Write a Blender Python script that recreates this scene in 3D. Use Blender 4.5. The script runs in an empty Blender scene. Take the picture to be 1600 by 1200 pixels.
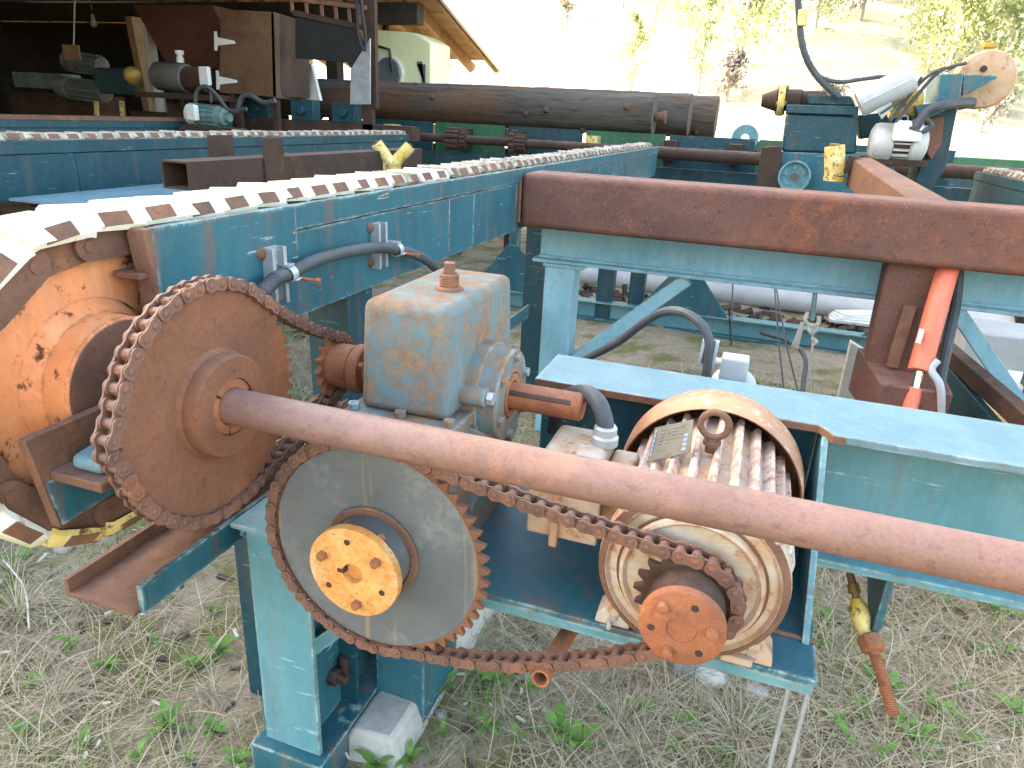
import bpy, bmesh, math, random
import numpy as np
from mathutils import Vector, Matrix, Euler

random.seed(7)
rng = np.random.default_rng(11)
scene = bpy.context.scene
COL = scene.collection
R_ = math.radians

# ------------------------------------------------------------------ camera, world, sun, exposure
# x runs along the drive shaft, y along the conveyors, z up; the camera is the origin, the ground is G below it
G = -1.56
YAW, PITCH, ROLL, FPX = R_(-18.2237), R_(20.971), R_(-2.9121), 1093.65
fwd = Vector((math.sin(YAW)*math.cos(PITCH), math.cos(YAW)*math.cos(PITCH), -math.sin(PITCH)))
rt0 = Vector((math.cos(YAW), -math.sin(YAW), 0)); dn0 = fwd.cross(rt0)
RT = math.cos(ROLL)*rt0 + math.sin(ROLL)*dn0; DN = fwd.cross(RT)
cam_d = bpy.data.cameras.new('camera'); cam = bpy.data.objects.new('camera', cam_d); COL.objects.link(cam)
cam_d.sensor_width = 36; cam_d.lens = FPX/1600*36; cam_d.clip_start = 0.05; cam_d.clip_end = 600
mw = Matrix.Identity(4)
for i in range(3):
    mw[i][0] = RT[i]; mw[i][1] = -DN[i]; mw[i][2] = -fwd[i]
cam.matrix_world = mw
scene.camera = cam

SUN_EL, SUN_AZ = R_(18.5), math.atan2(-.98, .19)
world = bpy.data.worlds.new('World'); scene.world = world; world.use_nodes = True
wn = world.node_tree; bg = wn.nodes['Background']
sky = wn.nodes.new('ShaderNodeTexSky'); sky.sky_type = 'NISHITA'; sky.sun_disc = False
sky.sun_elevation = SUN_EL; sky.sun_rotation = SUN_AZ; sky.air_density = 1.0; sky.dust_density = 4.0; sky.ozone_density = 0.6
wn.links.new(sky.outputs[0], bg.inputs[0]); bg.inputs[1].default_value = 0.15
sl = bpy.data.lights.new('sun', 'SUN'); sl.energy = 4.8; sl.angle = R_(0.55); sl.color = (1, .96, .90)
sun = bpy.data.objects.new('sun', sl); COL.objects.link(sun)
sd = Vector((math.sin(SUN_AZ)*math.cos(SUN_EL), math.cos(SUN_AZ)*math.cos(SUN_EL), math.sin(SUN_EL)))
sun.rotation_euler = sd.to_track_quat('Z', 'Y').to_euler(); sun.location = (-20, -20, 20)
vs = scene.view_settings
vs.view_transform = 'Standard'; vs.look = 'None'; vs.exposure = 3.42; vs.gamma = 1.0; vs.use_curve_mapping = False
vs.use_white_balance = True; vs.white_balance_temperature = 7500; vs.white_balance_tint = 9      # camera set for open shade
scene.render.resolution_x = 1024; scene.render.resolution_y = 768
scene.render.engine = 'CYCLES'

# ------------------------------------------------------------------ helpers
def ray(px, py):
    return RT*((px-800)/FPX) + DN*((py-600)/FPX) + fwd
def at(px, py, x=None, y=None, z=None):
    d = ray(px, py)
    k = x/d.x if x is not None else (y/d.y if y is not None else z/d.z)
    return d*k
V3 = lambda *a: Vector(a)

class MB:
    """collects vertices and faces of one mesh"""
    def __init__(s): s.v = []; s.f = []
    def add(s, vs_, fs):
        b = len(s.v); s.v += [tuple(q) for q in vs_]; s.f += [tuple(b+i for i in f) for f in fs]; return s
    def box(s, x0, x1, y0, y1, z0, z1):
        if x0 > x1: x0, x1 = x1, x0
        if y0 > y1: y0, y1 = y1, y0
        if z0 > z1: z0, z1 = z1, z0
        return s.add([(x0,y0,z0),(x1,y0,z0),(x1,y1,z0),(x0,y1,z0),(x0,y0,z1),(x1,y0,z1),(x1,y1,z1),(x0,y1,z1)],
                     [(3,2,1,0),(4,5,6,7),(0,1,5,4),(1,2,6,5),(2,3,7,6),(3,0,4,7)])
    def obox(s, c, u, v, w, hu, hv, hw):
        c, u, v, w = Vector(c), Vector(u).normalized(), Vector(v).normalized(), Vector(w).normalized()
        P = [c+u*hu*a+v*hv*b+w*hw*d for d in (-1,1) for a, b in ((-1,-1),(1,-1),(1,1),(-1,1))]
        fs = [(3,2,1,0),(4,5,6,7),(0,1,5,4),(1,2,6,5),(2,3,7,6),(3,0,4,7)]
        if u.cross(v).dot(w) < 0: fs = [f[::-1] for f in fs]
        return s.add(P, fs)
    def bar(s, p0, p1, w, h, up=(0,0,1)):
        p0, p1 = Vector(p0), Vector(p1); u = (p1-p0); L = u.length; u.normalize()
        upv = Vector(up); sd_ = u.cross(upv)
        if sd_.length < 1e-5: sd_ = u.cross(Vector((1,0,0)))
        sd_.normalize(); upv = sd_.cross(u)
        return s.obox((p0+p1)/2, u, sd_, upv, L/2, w/2, h/2)
    def cyl(s, p0, p1, r, r1=None, n=24, caps=True):
        p0, p1 = Vector(p0), Vector(p1); w = (p1-p0).normalized(); r1 = r if r1 is None else r1
        u = w.orthogonal().normalized(); v = w.cross(u)
        P = []
        for p, q in ((p0, r), (p1, r1)):
            for i in range(n):
                a = 2*math.pi*i/n; P.append(p+u*math.cos(a)*q+v*math.sin(a)*q)
        fs = [(i, (i+1) % n, n+(i+1) % n, n+i) for i in range(n)]
        if caps: fs += [tuple(range(n))[::-1], tuple(range(n, 2*n))]
        return s.add(P, fs)
    def lathe(s, prof, o, ax, n=32, close=False):
        """prof: (radius, distance along the axis) pairs"""
        o = Vector(o); w = Vector(ax).normalized(); u = w.orthogonal().normalized(); v = w.cross(u)
        P = []; m = len(prof)
        for r, h in prof:
            for i in range(n):
                a = 2*math.pi*i/n; P.append(o+w*h+u*math.cos(a)*r+v*math.sin(a)*r)
        fs = []
        for k in range(m if close else m-1):
            k2 = (k+1) % m
            fs += [(k*n+i, k*n+(i+1) % n, k2*n+(i+1) % n, k2*n+i) for i in range(n)]
        if not close: fs += [tuple(range(n))[::-1], tuple(range((m-1)*n, m*n))]
        return s.add(P, fs)
    def ring(s, p0, p1, ro, ri, n=32):
        p0, p1 = Vector(p0), Vector(p1); L = (p1-p0).length
        return s.lathe([(ri, 0), (ro, 0), (ro, L), (ri, L)], p0, p1-p0, n, close=True)
    def tube(s, pts, r, n=10, caps=True):
        pts = [Vector(p) for p in pts]; m = len(pts); P = []
        t = (pts[1]-pts[0]).normalized(); u = t.orthogonal().normalized()
        for k in range(m):
            t2 = (pts[min(k+1, m-1)]-pts[max(k-1, 0)]).normalized()
            u = (u-t2*u.dot(t2)).normalized(); v = t2.cross(u); rr = r[k] if isinstance(r, (list, tuple)) else r
            for i in range(n):
                a = 2*math.pi*i/n; P.append(pts[k]+u*math.cos(a)*rr+v*math.sin(a)*rr)
        fs = [(k*n+i, k*n+(i+1) % n, (k+1)*n+(i+1) % n, (k+1)*n+i) for k in range(m-1) for i in range(n)]
        if caps: fs += [tuple(range(n))[::-1], tuple(range((m-1)*n, m*n))]
        return s.add(P, fs)
    def prism(s, poly, o, u, v, depth):
        """polygon in (u, v), extruded by the vector depth"""
        o, u, v, d = Vector(o), Vector(u), Vector(v), Vector(depth); n = len(poly)
        P = [o+u*a+v*b for a, b in poly]; P += [p+d for p in P]
        ar = sum(poly[i][0]*poly[(i+1) % n][1]-poly[(i+1) % n][0]*poly[i][1] for i in range(n))
        fs = [tuple(range(n))[::-1], tuple(range(n, 2*n))]+[(i, (i+1) % n, n+(i+1) % n, n+i) for i in range(n)]
        if (u.cross(v).dot(d) > 0) != (ar > 0): fs = [f[::-1] for f in fs]
        return s.add(P, fs)
    def mesh(s, name, sharp=35):
        me = bpy.data.meshes.new(name); me.from_pydata(s.v, [], s.f)
        me.polygons.foreach_set('use_smooth', [True]*len(me.polygons))
        me.set_sharp_from_angle(angle=R_(sharp)); me.update()
        return me

def spline(pts, n=8):
    """Catmull-Rom through points"""
    P = [Vector(p) for p in pts]; P = [P[0]*2-P[1]]+P+[P[-1]*2-P[-2]]; out = []
    for i in range(1, len(P)-2):
        for k in range(n):
            t = k/n; a, b, c, d = P[i-1], P[i], P[i+1], P[i+2]
            out.append(.5*((2*b)+(c-a)*t+(2*a-5*b+4*c-d)*t*t+(3*b-a-3*c+d)*t**3))
    out.append(P[-2]); return out

def tag(o, label=None, cat=None, group=None, kind=None):
    for k, v in (('label', label), ('category', cat), ('group', group), ('kind', kind)):
        if v: o[k] = v
    return o
def thing(name, label, cat, loc, group=None):
    o = bpy.data.objects.new(name, None); COL.objects.link(o); o.location = Vector(loc); o.empty_display_size = .1
    return tag(o, label, cat, group)
def place(o, parent):
    o.parent = parent
    if parent.type == 'EMPTY': o.matrix_parent_inverse = Matrix.LocRotScale(parent.location, parent.rotation_euler, parent.scale).inverted()
def part(name, mb, m, parent=None, bev=0.0, seg=2, sharp=35, label=None):
    o = bpy.data.objects.new(name, mb if isinstance(mb, bpy.types.Mesh) else mb.mesh(name, sharp)); COL.objects.link(o)
    if not o.data.materials: o.data.materials.append(m)
    if parent is not None: place(o, parent)
    if bev:
        b = o.modifiers.new('bevel', 'BEVEL'); b.width = bev; b.segments = seg; b.limit_method = 'ANGLE'; b.angle_limit = R_(40)
    if label: o['label'] = label
    return o
def struct(name, mb, m, bev=0.0):
    return tag(part(name, mb, m, None, bev), kind='structure')
def solo(name, mb, m, label, cat, bev=0.0, group=None, kind=None):
    return tag(part(name, mb, m, None, bev), label, cat, group, kind)
def inst(name, me, mat4, parent):
    o = bpy.data.objects.new(name, me); COL.objects.link(o); o.matrix_basis = mat4
    if parent is not None: place(o, parent)
    return o
def frame(o, x, y, z):
    m = Matrix.Identity(4)
    for i in range(3): m[i][0], m[i][1], m[i][2], m[i][3] = x[i], y[i], z[i], o[i]
    return m
# ------------------------------------------------------------------ materials
def lin(r, g, b):
    f = lambda c: (c/255/12.92 if c/255 <= .04045 else ((c/255+.055)/1.055)**2.4)
    return (f(r), f(g), f(b), 1)
class NT:
    def __init__(s, name):
        s.m = bpy.data.materials.new(name); s.m.use_nodes = True; s.t = s.m.node_tree; s.b = s.t.nodes['Principled BSDF']
        tc = s.t.nodes.new('ShaderNodeTexCoord'); oi = s.t.nodes.new('ShaderNodeObjectInfo')
        mu = s.t.nodes.new('ShaderNodeVectorMath'); mu.operation = 'MULTIPLY_ADD'
        co = s.t.nodes.new('ShaderNodeCombineXYZ')
        for i, k in enumerate((17.3, 9.1, 23.7)):
            a = s.math('MULTIPLY', oi.outputs['Random'], k); s.t.links.new(a, co.inputs[i])
        mu.inputs[1].default_value = (1, 1, 1); s.t.links.new(tc.outputs['Object'], mu.inputs[0]); s.t.links.new(co.outputs[0], mu.inputs[2])
        s.co = mu.outputs[0]; s.rand = oi.outputs['Random']
    def link(s, a, b): s.t.links.new(a, b)
    def val(s, sock, v):
        if isinstance(v, (int, float)): sock.default_value = v
        elif isinstance(v, tuple): sock.default_value = v
        else: s.link(v, sock)
    def math(s, op, a, b=None, clamp=False):
        n = s.t.nodes.new('ShaderNodeMath'); n.operation = op; n.use_clamp = clamp
        s.val(n.inputs[0], a)
        if b is not None: s.val(n.inputs[1], b)
        return n.outputs[0]
    def noise(s, scale, detail=4, rough=.6, stretch=None, dist=0, off=0):
        n = s.t.nodes.new('ShaderNodeTexNoise'); n.inputs['Scale'].default_value = scale; n.inputs['Detail'].default_value = detail
        n.inputs['Roughness'].default_value = rough; n.inputs['Distortion'].default_value = dist
        m = s.t.nodes.new('ShaderNodeMapping'); m.inputs['Scale'].default_value = stretch or (1, 1, 1); m.inputs['Location'].default_value = (off, off*.7, off*1.3)
        s.link(s.co, m.inputs[0]); s.link(m.outputs[0], n.inputs['Vector']); return n.outputs['Fac']
    def vor(s, scale, feat='F1', stretch=None):
        n = s.t.nodes.new('ShaderNodeTexVoronoi'); n.inputs['Scale'].default_value = scale; n.feature = feat
        m = s.t.nodes.new('ShaderNodeMapping'); m.inputs['Scale'].default_value = stretch or (1, 1, 1)
        s.link(s.co, m.inputs[0]); s.link(m.outputs[0], n.inputs['Vector']); return n.outputs['Distance']
    def step(s, f, lo, hi, inv=False):
        n = s.t.nodes.new('ShaderNodeMapRange'); n.inputs[1].default_value = lo; n.inputs[2].default_value = hi
        n.inputs[3].default_value = 1.0 if inv else 0.0; n.inputs[4].default_value = 0.0 if inv else 1.0
        s.link(f, n.inputs[0]); return n.outputs[0]
    def mix(s, f, a, b, mode='MIX'):
        n = s.t.nodes.new('ShaderNodeMix'); n.data_type = 'RGBA'; n.blend_type = mode
        s.val(n.inputs[0], f); s.val(n.inputs[6], a); s.val(n.inputs[7], b); return n.outputs[2]
    def edge(s, r=.006):
        bv = s.t.nodes.new('ShaderNodeBevel'); bv.samples = 3; bv.inputs[0].default_value = r
        g = s.t.nodes.new('ShaderNodeNewGeometry'); d = s.t.nodes.new('ShaderNodeVectorMath'); d.operation = 'DOT_PRODUCT'
        s.link(bv.outputs[0], d.inputs[0]); s.link(g.outputs['Normal'], d.inputs[1])
        return s.math('SUBTRACT', 1.0, d.outputs['Value'], True)
    def up(s):
        g = s.t.nodes.new('ShaderNodeNewGeometry'); x = s.t.nodes.new('ShaderNodeSeparateXYZ'); s.link(g.outputs['Normal'], x.inputs[0]); return x.outputs[2]
    def out(s, col, rough=.6, metal=0.0, bump=None, bd=.002, bs=.5, spec=.4):
        s.val(s.b.inputs['Base Color'], col); s.val(s.b.inputs['Roughness'], rough); s.val(s.b.inputs['Metallic'], metal)
        s.b.inputs['Specular IOR Level'].default_value = spec
        if bump is not None:
            b = s.t.nodes.new('ShaderNodeBump'); b.inputs['Strength'].default_value = bs; b.inputs['Distance'].default_value = bd
            s.link(bump, b.inputs['Height']); s.link(b.outputs[0], s.b.inputs['Normal'])
        return s.m

def rust(name, a=(.115,.058,.040,1), b=(.20,.098,.064,1), c=(.33,.125,.055,1), sc=6, hot=.55, bump=.0012, speck=0.0, ro=.62, spe=.28):
    n = NT(name)
    f1 = n.noise(sc, 6, .65); f2 = n.noise(sc*5, 5, .7, off=3); f3 = n.noise(sc*.8, 5, .6, off=7); f4 = n.noise(sc*45, 3, .6, off=1)
    col = n.mix(n.step(f1, .35, .65), a, b)
    col = n.mix(n.step(n.math('MULTIPLY', n.step(f3, hot-.05, hot+.15), n.step(f2, .38, .6)), 0, 1), col, c)
    col = n.mix(n.math('MULTIPLY', n.step(f4, .45, .75), .35), col, (.05,.03,.022,1))
    pit = n.noise(sc*9, 6, .75, (1, .6, 1.4), off=21); col = n.mix(n.math('MULTIPLY', n.step(pit, .56, .66), .5), col, (a[0]*.45, a[1]*.45, a[2]*.5, 1))
    lite = n.noise(sc*2.4, 6, .75, (.5, 1, 1), off=31); col = n.mix(n.math('MULTIPLY', n.step(lite, .55, .70), .45), col, (min(1,b[0]*1.35), b[1]*1.35, b[2]*1.35, 1))
    if speck:
        sp = n.math('MULTIPLY', n.step(n.vor(150, stretch=(1,1,.4)), .10, .40, True), n.step(f2, .46, .56))
        col = n.mix(n.math('MULTIPLY', sp, speck), col, (.30,.22,.24,1))
    dust = n.math('MULTIPLY', n.step(n.up(), .35, 1.0), n.step(f2, .3, .7))
    col = n.mix(n.math('MULTIPLY', dust, .28), col, (.36,.24,.20,1))
    h = n.math('ADD', n.math('MULTIPLY', f2, .6), n.math('MULTIPLY', f4, .5))
    return n.out(col, n.math('ADD', ro, n.math('MULTIPLY', f2, .25)), .0, h, bump, .6, spe)

def paint(name, a, b, rustamt=.3, fade=None, rough=.42, sc=3.0, edge=True, scratch=.5, streak=.5, rcol=(.19,.085,.045,1), chipcol=None, dirt=.35, dirtcol=(.13,.10,.07,1), soft=.0):
    n = NT(name)
    f1 = n.noise(sc, 4, .6, dist=.4); f2 = n.noise(sc*4, 6, .7, off=5); f3 = n.noise(sc*14, 6, .7, off=2); st = n.noise(sc*6, 4, .6, (1, 1, .12), off=9)
    hs = n.noise(26, 3, .5, (.25, .25, 3.2), off=4)
    col = n.mix(n.step(f1, .3, .68), a, b)
    fs = n.noise(sc*2.2, 7, .72, (1.6, 1.6, .35), off=12)
    if fade: col = n.mix(n.math('MULTIPLY', n.step(fs, .44, .74), .6), col, fade)
    fine = n.noise(70, 5, .75, (1, 1, .5), off=15)
    col = n.mix(n.math('MULTIPLY', n.step(fine, .50, .75), .30), col, (a[0]*.45, a[1]*.5, a[2]*.5, 1))
    if streak: col = n.mix(n.math('MULTIPLY', n.step(st, .53, .71), streak), col, rcol)
    if scratch:
        k = n.math('MULTIPLY', n.step(hs, .645, .69), n.step(f2, .50, .58)); col = n.mix(n.math('MULTIPLY', k, scratch), col, chipcol or (.48,.62,.60,1))
    col = n.mix(n.math('MULTIPLY', n.step(f3, .5, .8), dirt), col, dirtcol)
    m = n.step(n.math('ADD', n.math('MULTIPLY', f2, .72), n.math('MULTIPLY', f3, .28)), .72-.28*rustamt-soft, .76-.26*rustamt+soft)
    if edge:
        e = n.math('MULTIPLY', n.step(n.edge(.011), .008, .10), n.step(n.math('ADD', n.math('MULTIPLY', f3, .6), n.math('MULTIPLY', fine, .4)), .42, .54))
        ch = n.math('MULTIPLY', e, .92); col = n.mix(ch, col, n.mix(n.step(f2, .42, .58), chipcol or (.42,.55,.52,1), rcol))
    rc = n.mix(n.step(f3, .35, .65), (rcol[0]*.6, rcol[1]*.55, rcol[2]*.55, 1), rcol)
    col = n.mix(m, col, rc)
    h = n.math('SUBTRACT', n.math('MULTIPLY', f3, .35), m)
    return n.out(col, n.math('ADD', rough+.06, n.math('MULTIPLY', m, .4)), 0, h, .0012, .5, .35)

def plain(name, col, rough=.6, metal=0.0, var=.25, sc=8, bump=0.0, spec=.4):
    n = NT(name); f = n.noise(sc, 5, .65); f2 = n.noise(sc*7, 4, .7, off=3)
    d = (col[0]*(1-var), col[1]*(1-var), col[2]*(1-var), 1); l = (min(1, col[0]*(1+var)), min(1, col[1]*(1+var)), min(1, col[2]*(1+var)), 1)
    c = n.mix(n.step(f, .3, .7), d, l); c = n.mix(n.math('MULTIPLY', n.step(f2, .5, .8), .3), c, (col[0]*.5, col[1]*.5, col[2]*.5, 1))
    return n.out(c, rough, metal, f2 if bump else None, bump or .001, .5, spec)

M = {}
M['teal'] = paint('teal paint', (0.00864,0.08,0.1092,1), (0.01584,0.1104,0.1466,1), .34, (0.04464,0.156,0.1911,1), streak=.6, scratch=.6)
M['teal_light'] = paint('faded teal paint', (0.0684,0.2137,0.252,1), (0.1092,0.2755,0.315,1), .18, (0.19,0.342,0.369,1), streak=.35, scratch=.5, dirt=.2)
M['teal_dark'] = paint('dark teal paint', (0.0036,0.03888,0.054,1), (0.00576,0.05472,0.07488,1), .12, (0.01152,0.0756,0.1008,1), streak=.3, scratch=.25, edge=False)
M['teal_sky'] = paint('dimmed sky teal paint', (.085,.180,.225,1), (.120,.235,.280,1), .22, (.19,.31,.345,1), streak=.0, scratch=.6, dirt=.4, edge=True, chipcol=(.45,.50,.48,1))  # darkened to stand in for weaker light on upward faces
M['pale_blue'] = paint('shade-lifted pale blue paint', (.160,.360,.450,1), (.230,.455,.550,1), .06, (.34,.54,.61,1), streak=.12, scratch=.4, dirt=.2)  # lightened to offset the cross beam's shadow on the I-beam
M['gear_blue'] = paint('gearbox blue paint', (.080,.150,.172,1), (.120,.198,.220,1), .86, (.165,.225,.235,1), rough=.6, sc=3.6, streak=.9, scratch=.2, soft=.05, rcol=(.27,.165,.10,1), dirt=.65, dirtcol=(.20,.13,.08,1))
M['orange'] = paint('orange paint', (.82,.270,.100,1), (.86,.320,.130,1), .62, (.86,.46,.28,1), rough=.5, sc=3.5, streak=.15, scratch=.0, rcol=(.13,.055,.03,1), chipcol=(.11,.05,.03,1), dirt=.25)
M['rust'] = rust('brown rust')
M['rust_beam'] = rust('speckled rust', (0.1029,0.046,0.0378,1), (0.1617,0.0736,0.0558,1), (0.245,0.0736,0.0342,1), 3.0, .51, .0015, .30)
M['rust_shaft'] = rust('shaft rust', (0.1763,0.09184,0.0752,1), (0.258,0.141,0.116,1), (0.3612,0.1558,0.084,1), 5, .54, .0008, 0.0, .36, .5)
M['rust_chain'] = rust('chain rust', (0.1092,0.05472,0.04144,1), (0.189,0.09272,0.0666,1), (0.2772,0.1064,0.0555,1), 14, .52, .0008, 0.0, .45, .45)
M['rust_chain_red'] = rust('red chain rust', (.16,.065,.040,1), (.21,.085,.052,1), (.30,.115,.06,1), 14, .45, .0008)
M['rust_red'] = rust('red rust', (0.2295,0.0779,0.04056,1), (0.324,0.1148,0.0546,1), (0.423,0.1558,0.0624,1), 12, .5, .0008)
M['rust_disc'] = rust('disc rust', (0.136,0.0561,0.03224,1), (0.2,0.08448,0.04836,1), (0.288,0.0957,0.04092,1), 2.6, .52, .0006)
M['rust_dark'] = rust('dark rust', (0.036,0.0208,0.016,1), (0.068,0.0368,0.0272,1), (0.112,0.048,0.024,1), 4, .55, .001)
def flange_mat():
    n = NT('yellow orange rust'); f = n.noise(13, 6, .7); g = n.noise(60, 5, .7, off=4); k = n.noise(7, 4, .6, off=8)
    c = n.mix(n.step(f, .38, .62), (.58,.215,.050,1), (.64,.36,.13,1)); c = n.mix(n.math('MULTIPLY', n.step(k, .46, .66), .85), c, (.68,.56,.40,1))
    sp = n.noise(150, 4, .7, off=14); c = n.mix(n.math('MULTIPLY', n.step(sp, .54, .64), .6), c, (.30,.11,.03,1)); c = n.mix(n.math('MULTIPLY', n.step(g, .56, .70), .55), c, (.34,.13,.04,1)); return n.out(c, .75, 0, g, .0012, .6, .2)
M['flange_orange'] = flange_mat()
def steel_disc():
    n = NT('grey sprocket plate'); f = n.noise(3, 5, .6); g = n.noise(30, 5, .7, off=2); st = n.noise(20, 5, .6, (1, 1, .05), off=6, dist=.3); ru = n.noise(5, 7, .75, off=16)
    c = n.mix(n.step(f, .3, .7), (.100,.110,.118,1), (.180,.190,.192,1)); c = n.mix(n.math('MULTIPLY', n.step(st, .60, .66), .7), c, (.30,.22,.12,1)); c = n.mix(n.math('MULTIPLY', n.step(ru, .56, .70), .6), c, (.20,.12,.07,1)); c = n.mix(n.math('MULTIPLY', n.step(ru, .30, .42, True), .4), c, (.34,.35,.34,1))
    c = n.mix(n.math('MULTIPLY', n.step(g, .55, .75), .35), c, (.07,.06,.05,1)); return n.out(c, n.math('ADD', .38, n.math('MULTIPLY', g, .3)), .25, g, .0004, .4, .4)
M['disc_grey'] = steel_disc()
def motor_mat():
    n = NT('flaking white motor paint'); f = n.noise(9, 6, .68, dist=.5); g = n.noise(40, 6, .7, off=3); k = n.noise(4, 4, .6, off=8); e = n.edge(.008)
    c = n.mix(n.step(f, .40, .60), (.53,.49,.43,1), (.44,.29,.18,1)); c = n.mix(n.math('MULTIPLY', n.step(k, .36, .60), .85), c, (.43,.255,.145,1))
    c = n.mix(n.step(n.math('ADD', n.math('MULTIPLY', g, .5), n.math('MULTIPLY', f, .5)), .53, .60), c, (.33,.145,.075,1))
    c = n.mix(n.math('MULTIPLY', n.step(e, .03, .2), n.step(g, .40, .55)), c, (.29,.11,.065,1)); return n.out(c, .6, 0, g, .001, .6, .35)
M['motor'] = motor_mat()
def fin_mat():
    n = NT('rusty fin'); f = n.noise(10, 6, .7, dist=.5); g = n.noise(45, 6, .7, off=3); e = n.edge(.006)
    c = n.mix(n.step(f, .40, .58), (.50,.33,.26,1), (.64,.54,.46,1)); c = n.mix(n.math('MULTIPLY', n.step(g, .50, .60), .8), c, (.27,.125,.085,1))
    c = n.mix(n.math('MULTIPLY', n.step(e, .01, .12), n.step(g, .36, .50)), c, (.24,.10,.07,1)); c = n.mix(n.step(f, .66, .70), c, (.66,.64,.60,1)); return n.out(c, .6, 0, g, .001, .6, .35)
M['fin'] = fin_mat()
def cover_mat():
    n = NT('rusty fan cover'); f = n.noise(7, 6, .68, dist=.4); g = n.noise(40, 6, .7, off=3)
    c = n.mix(n.step(f, .40, .60), (.34,.165,.10,1), (.47,.25,.14,1)); c = n.mix(n.math('MULTIPLY', n.step(g, .56, .66), .8), c, (.62,.56,.48,1)); return n.out(c, .6, 0, g, .001, .5, .35)
M['fan_cover'] = cover_mat()
def pad_mat():
    n = NT('worn white paint'); f = n.noise(11, 5, .65); g = n.noise(35, 5, .7, off=2)
    c = n.mix(n.step(f, .45, .65), (.72,.70,.65,1), (.62,.56,.36,1)); c = n.mix(n.step(g, .60, .68), c, (.40,.24,.14,1)); return n.out(c, .6, 0, g, .002, .6, .35)
M['pad'] = pad_mat()
def pad_dirty():
    n = NT('dirty white paint'); f = n.noise(14, 5, .65); g = n.noise(40, 5, .7, off=2); r = n.step(n.rand, 0, 1)
    c = n.mix(r, (.40,.36,.29,1), (.24,.19,.14,1)); c = n.mix(n.math('MULTIPLY', n.step(f, .45, .62), .8), c, (.50,.46,.38,1)); c = n.mix(n.math('MULTIPLY', n.step(g, .52, .62), .85), c, (.15,.085,.055,1)); return n.out(c, .7, 0, g, .002, .6, .3)
M['pad_dirty'] = pad_dirty()
def pady():
    n = NT('yellow paint'); f = n.noise(9, 5, .65); g = n.noise(30, 5, .7, off=2)
    c = n.mix(n.step(f, .4, .65), (.62,.40,.07,1), (.70,.60,.30,1)); c = n.mix(n.step(g, .54, .62), c, (.17,.08,.04,1)); return n.out(c, .6, 0, g, .002, .5, .35)
M['yellow'] = pady()
M['galv'] = plain('galvanised steel', (.42,.45,.48), .42, .55, .2, 12)
M['hose'] = plain('black rubber hose', (.055,.062,.072), .55, 0, .3, 10)
M['black'] = plain('black rubber', (.016,.016,.017), .6, 0, .3, 6)
M['grey_plastic'] = plain('grey plastic', (.38,.40,.42), .5, 0, .1)
M['white_plastic'] = plain('white plastic', (.66,.65,.63), .5, 0, .12, 3)
M['pipe_pvc'] = plain('dusty white pipe', (.56,.53,.53), .55, 0, .2, 2)
M['concrete'] = plain('concrete', (.40,.38,.35), .9, 0, .25, 9, .003, .2)
M['chrome'] = plain('chrome rod', (.75,.72,.66), .18, 1.0, .1)
M['red_cyl'] = paint('red orange paint', (.70,.130,.075,1), (.76,.180,.105,1), .06, (.78,.27,.17,1), rough=.4, streak=.1, scratch=.3, chipcol=(.05,.03,.02,1), edge=False, dirt=.2)
M['tan_wood'] = plain('weathered tan wood', (.25,.155,.08), .8, 0, .3, 5)
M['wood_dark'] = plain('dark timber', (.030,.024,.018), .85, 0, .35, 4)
M['roof_metal'] = plain('roof sheet', (.50,.51,.50), .5, .3, .15, 2)
M['fascia'] = plain('pale fascia', (.62,.60,.56), .7, 0, .15, 3)
M['cream'] = plain('cream paint', (.66,.66,.40), .45, 0, .1, 2)
M['glass'] = plain('dark glass', (.10,.12,.13), .1, 0, .1, 2, 0, .6)
M['cab_brown'] = rust('brown cabinet steel', (.085,.044,.030,1), (.125,.066,.040,1), (.18,.09,.036,1), 2.2, .5, .0008)
M['hopper_red'] = rust('red brown steel', (.085,.032,.024,1), (.105,.040,.028,1), (.12,.048,.03,1), 1.5, .6, .0005)
M['green'] = paint('dark green paint', (.010,.085,.045,1), (.02,.13,.065,1), .15, (.05,.16,.10,1), edge=False)
M['bucket'] = plain('bucket plastic', (.70,.52,.28), .5, 0, .12, 3)
M['blue_print'] = plain('blue print', (.02,.10,.42), .5, 0, .05)
M['dark_print'] = plain('dark print', (.03,.03,.035), .5, 0, .05)
M['pale_print'] = plain('pale blue print', (.10,.22,.36), .45, 0, .1)
M['rope'] = plain('dirty rope', (.50,.46,.40), .9, 0, .3, 40)
M['motor_grey'] = plain('grey motor paint', (.50,.50,.49), .5, .1, .25, 5)
M['motor_green'] = paint('blue green motor paint', (.05,.14,.15,1), (.09,.2,.2,1), .2, (.3,.36,.33,1), edge=False)
M['shed_grey'] = plain('shaded grey machine paint', (.13,.13,.127), .6, .1, .4, 4)  # darker copy of the grey motor paint, standing in for the shed's shade
M['brass'] = plain('dull brass', (.30,.19,.05), .45, .6, .25)
M['plate_dark'] = plain('tarnished name plate', (.045,.050,.040), .45, .0, .6, 30)
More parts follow.
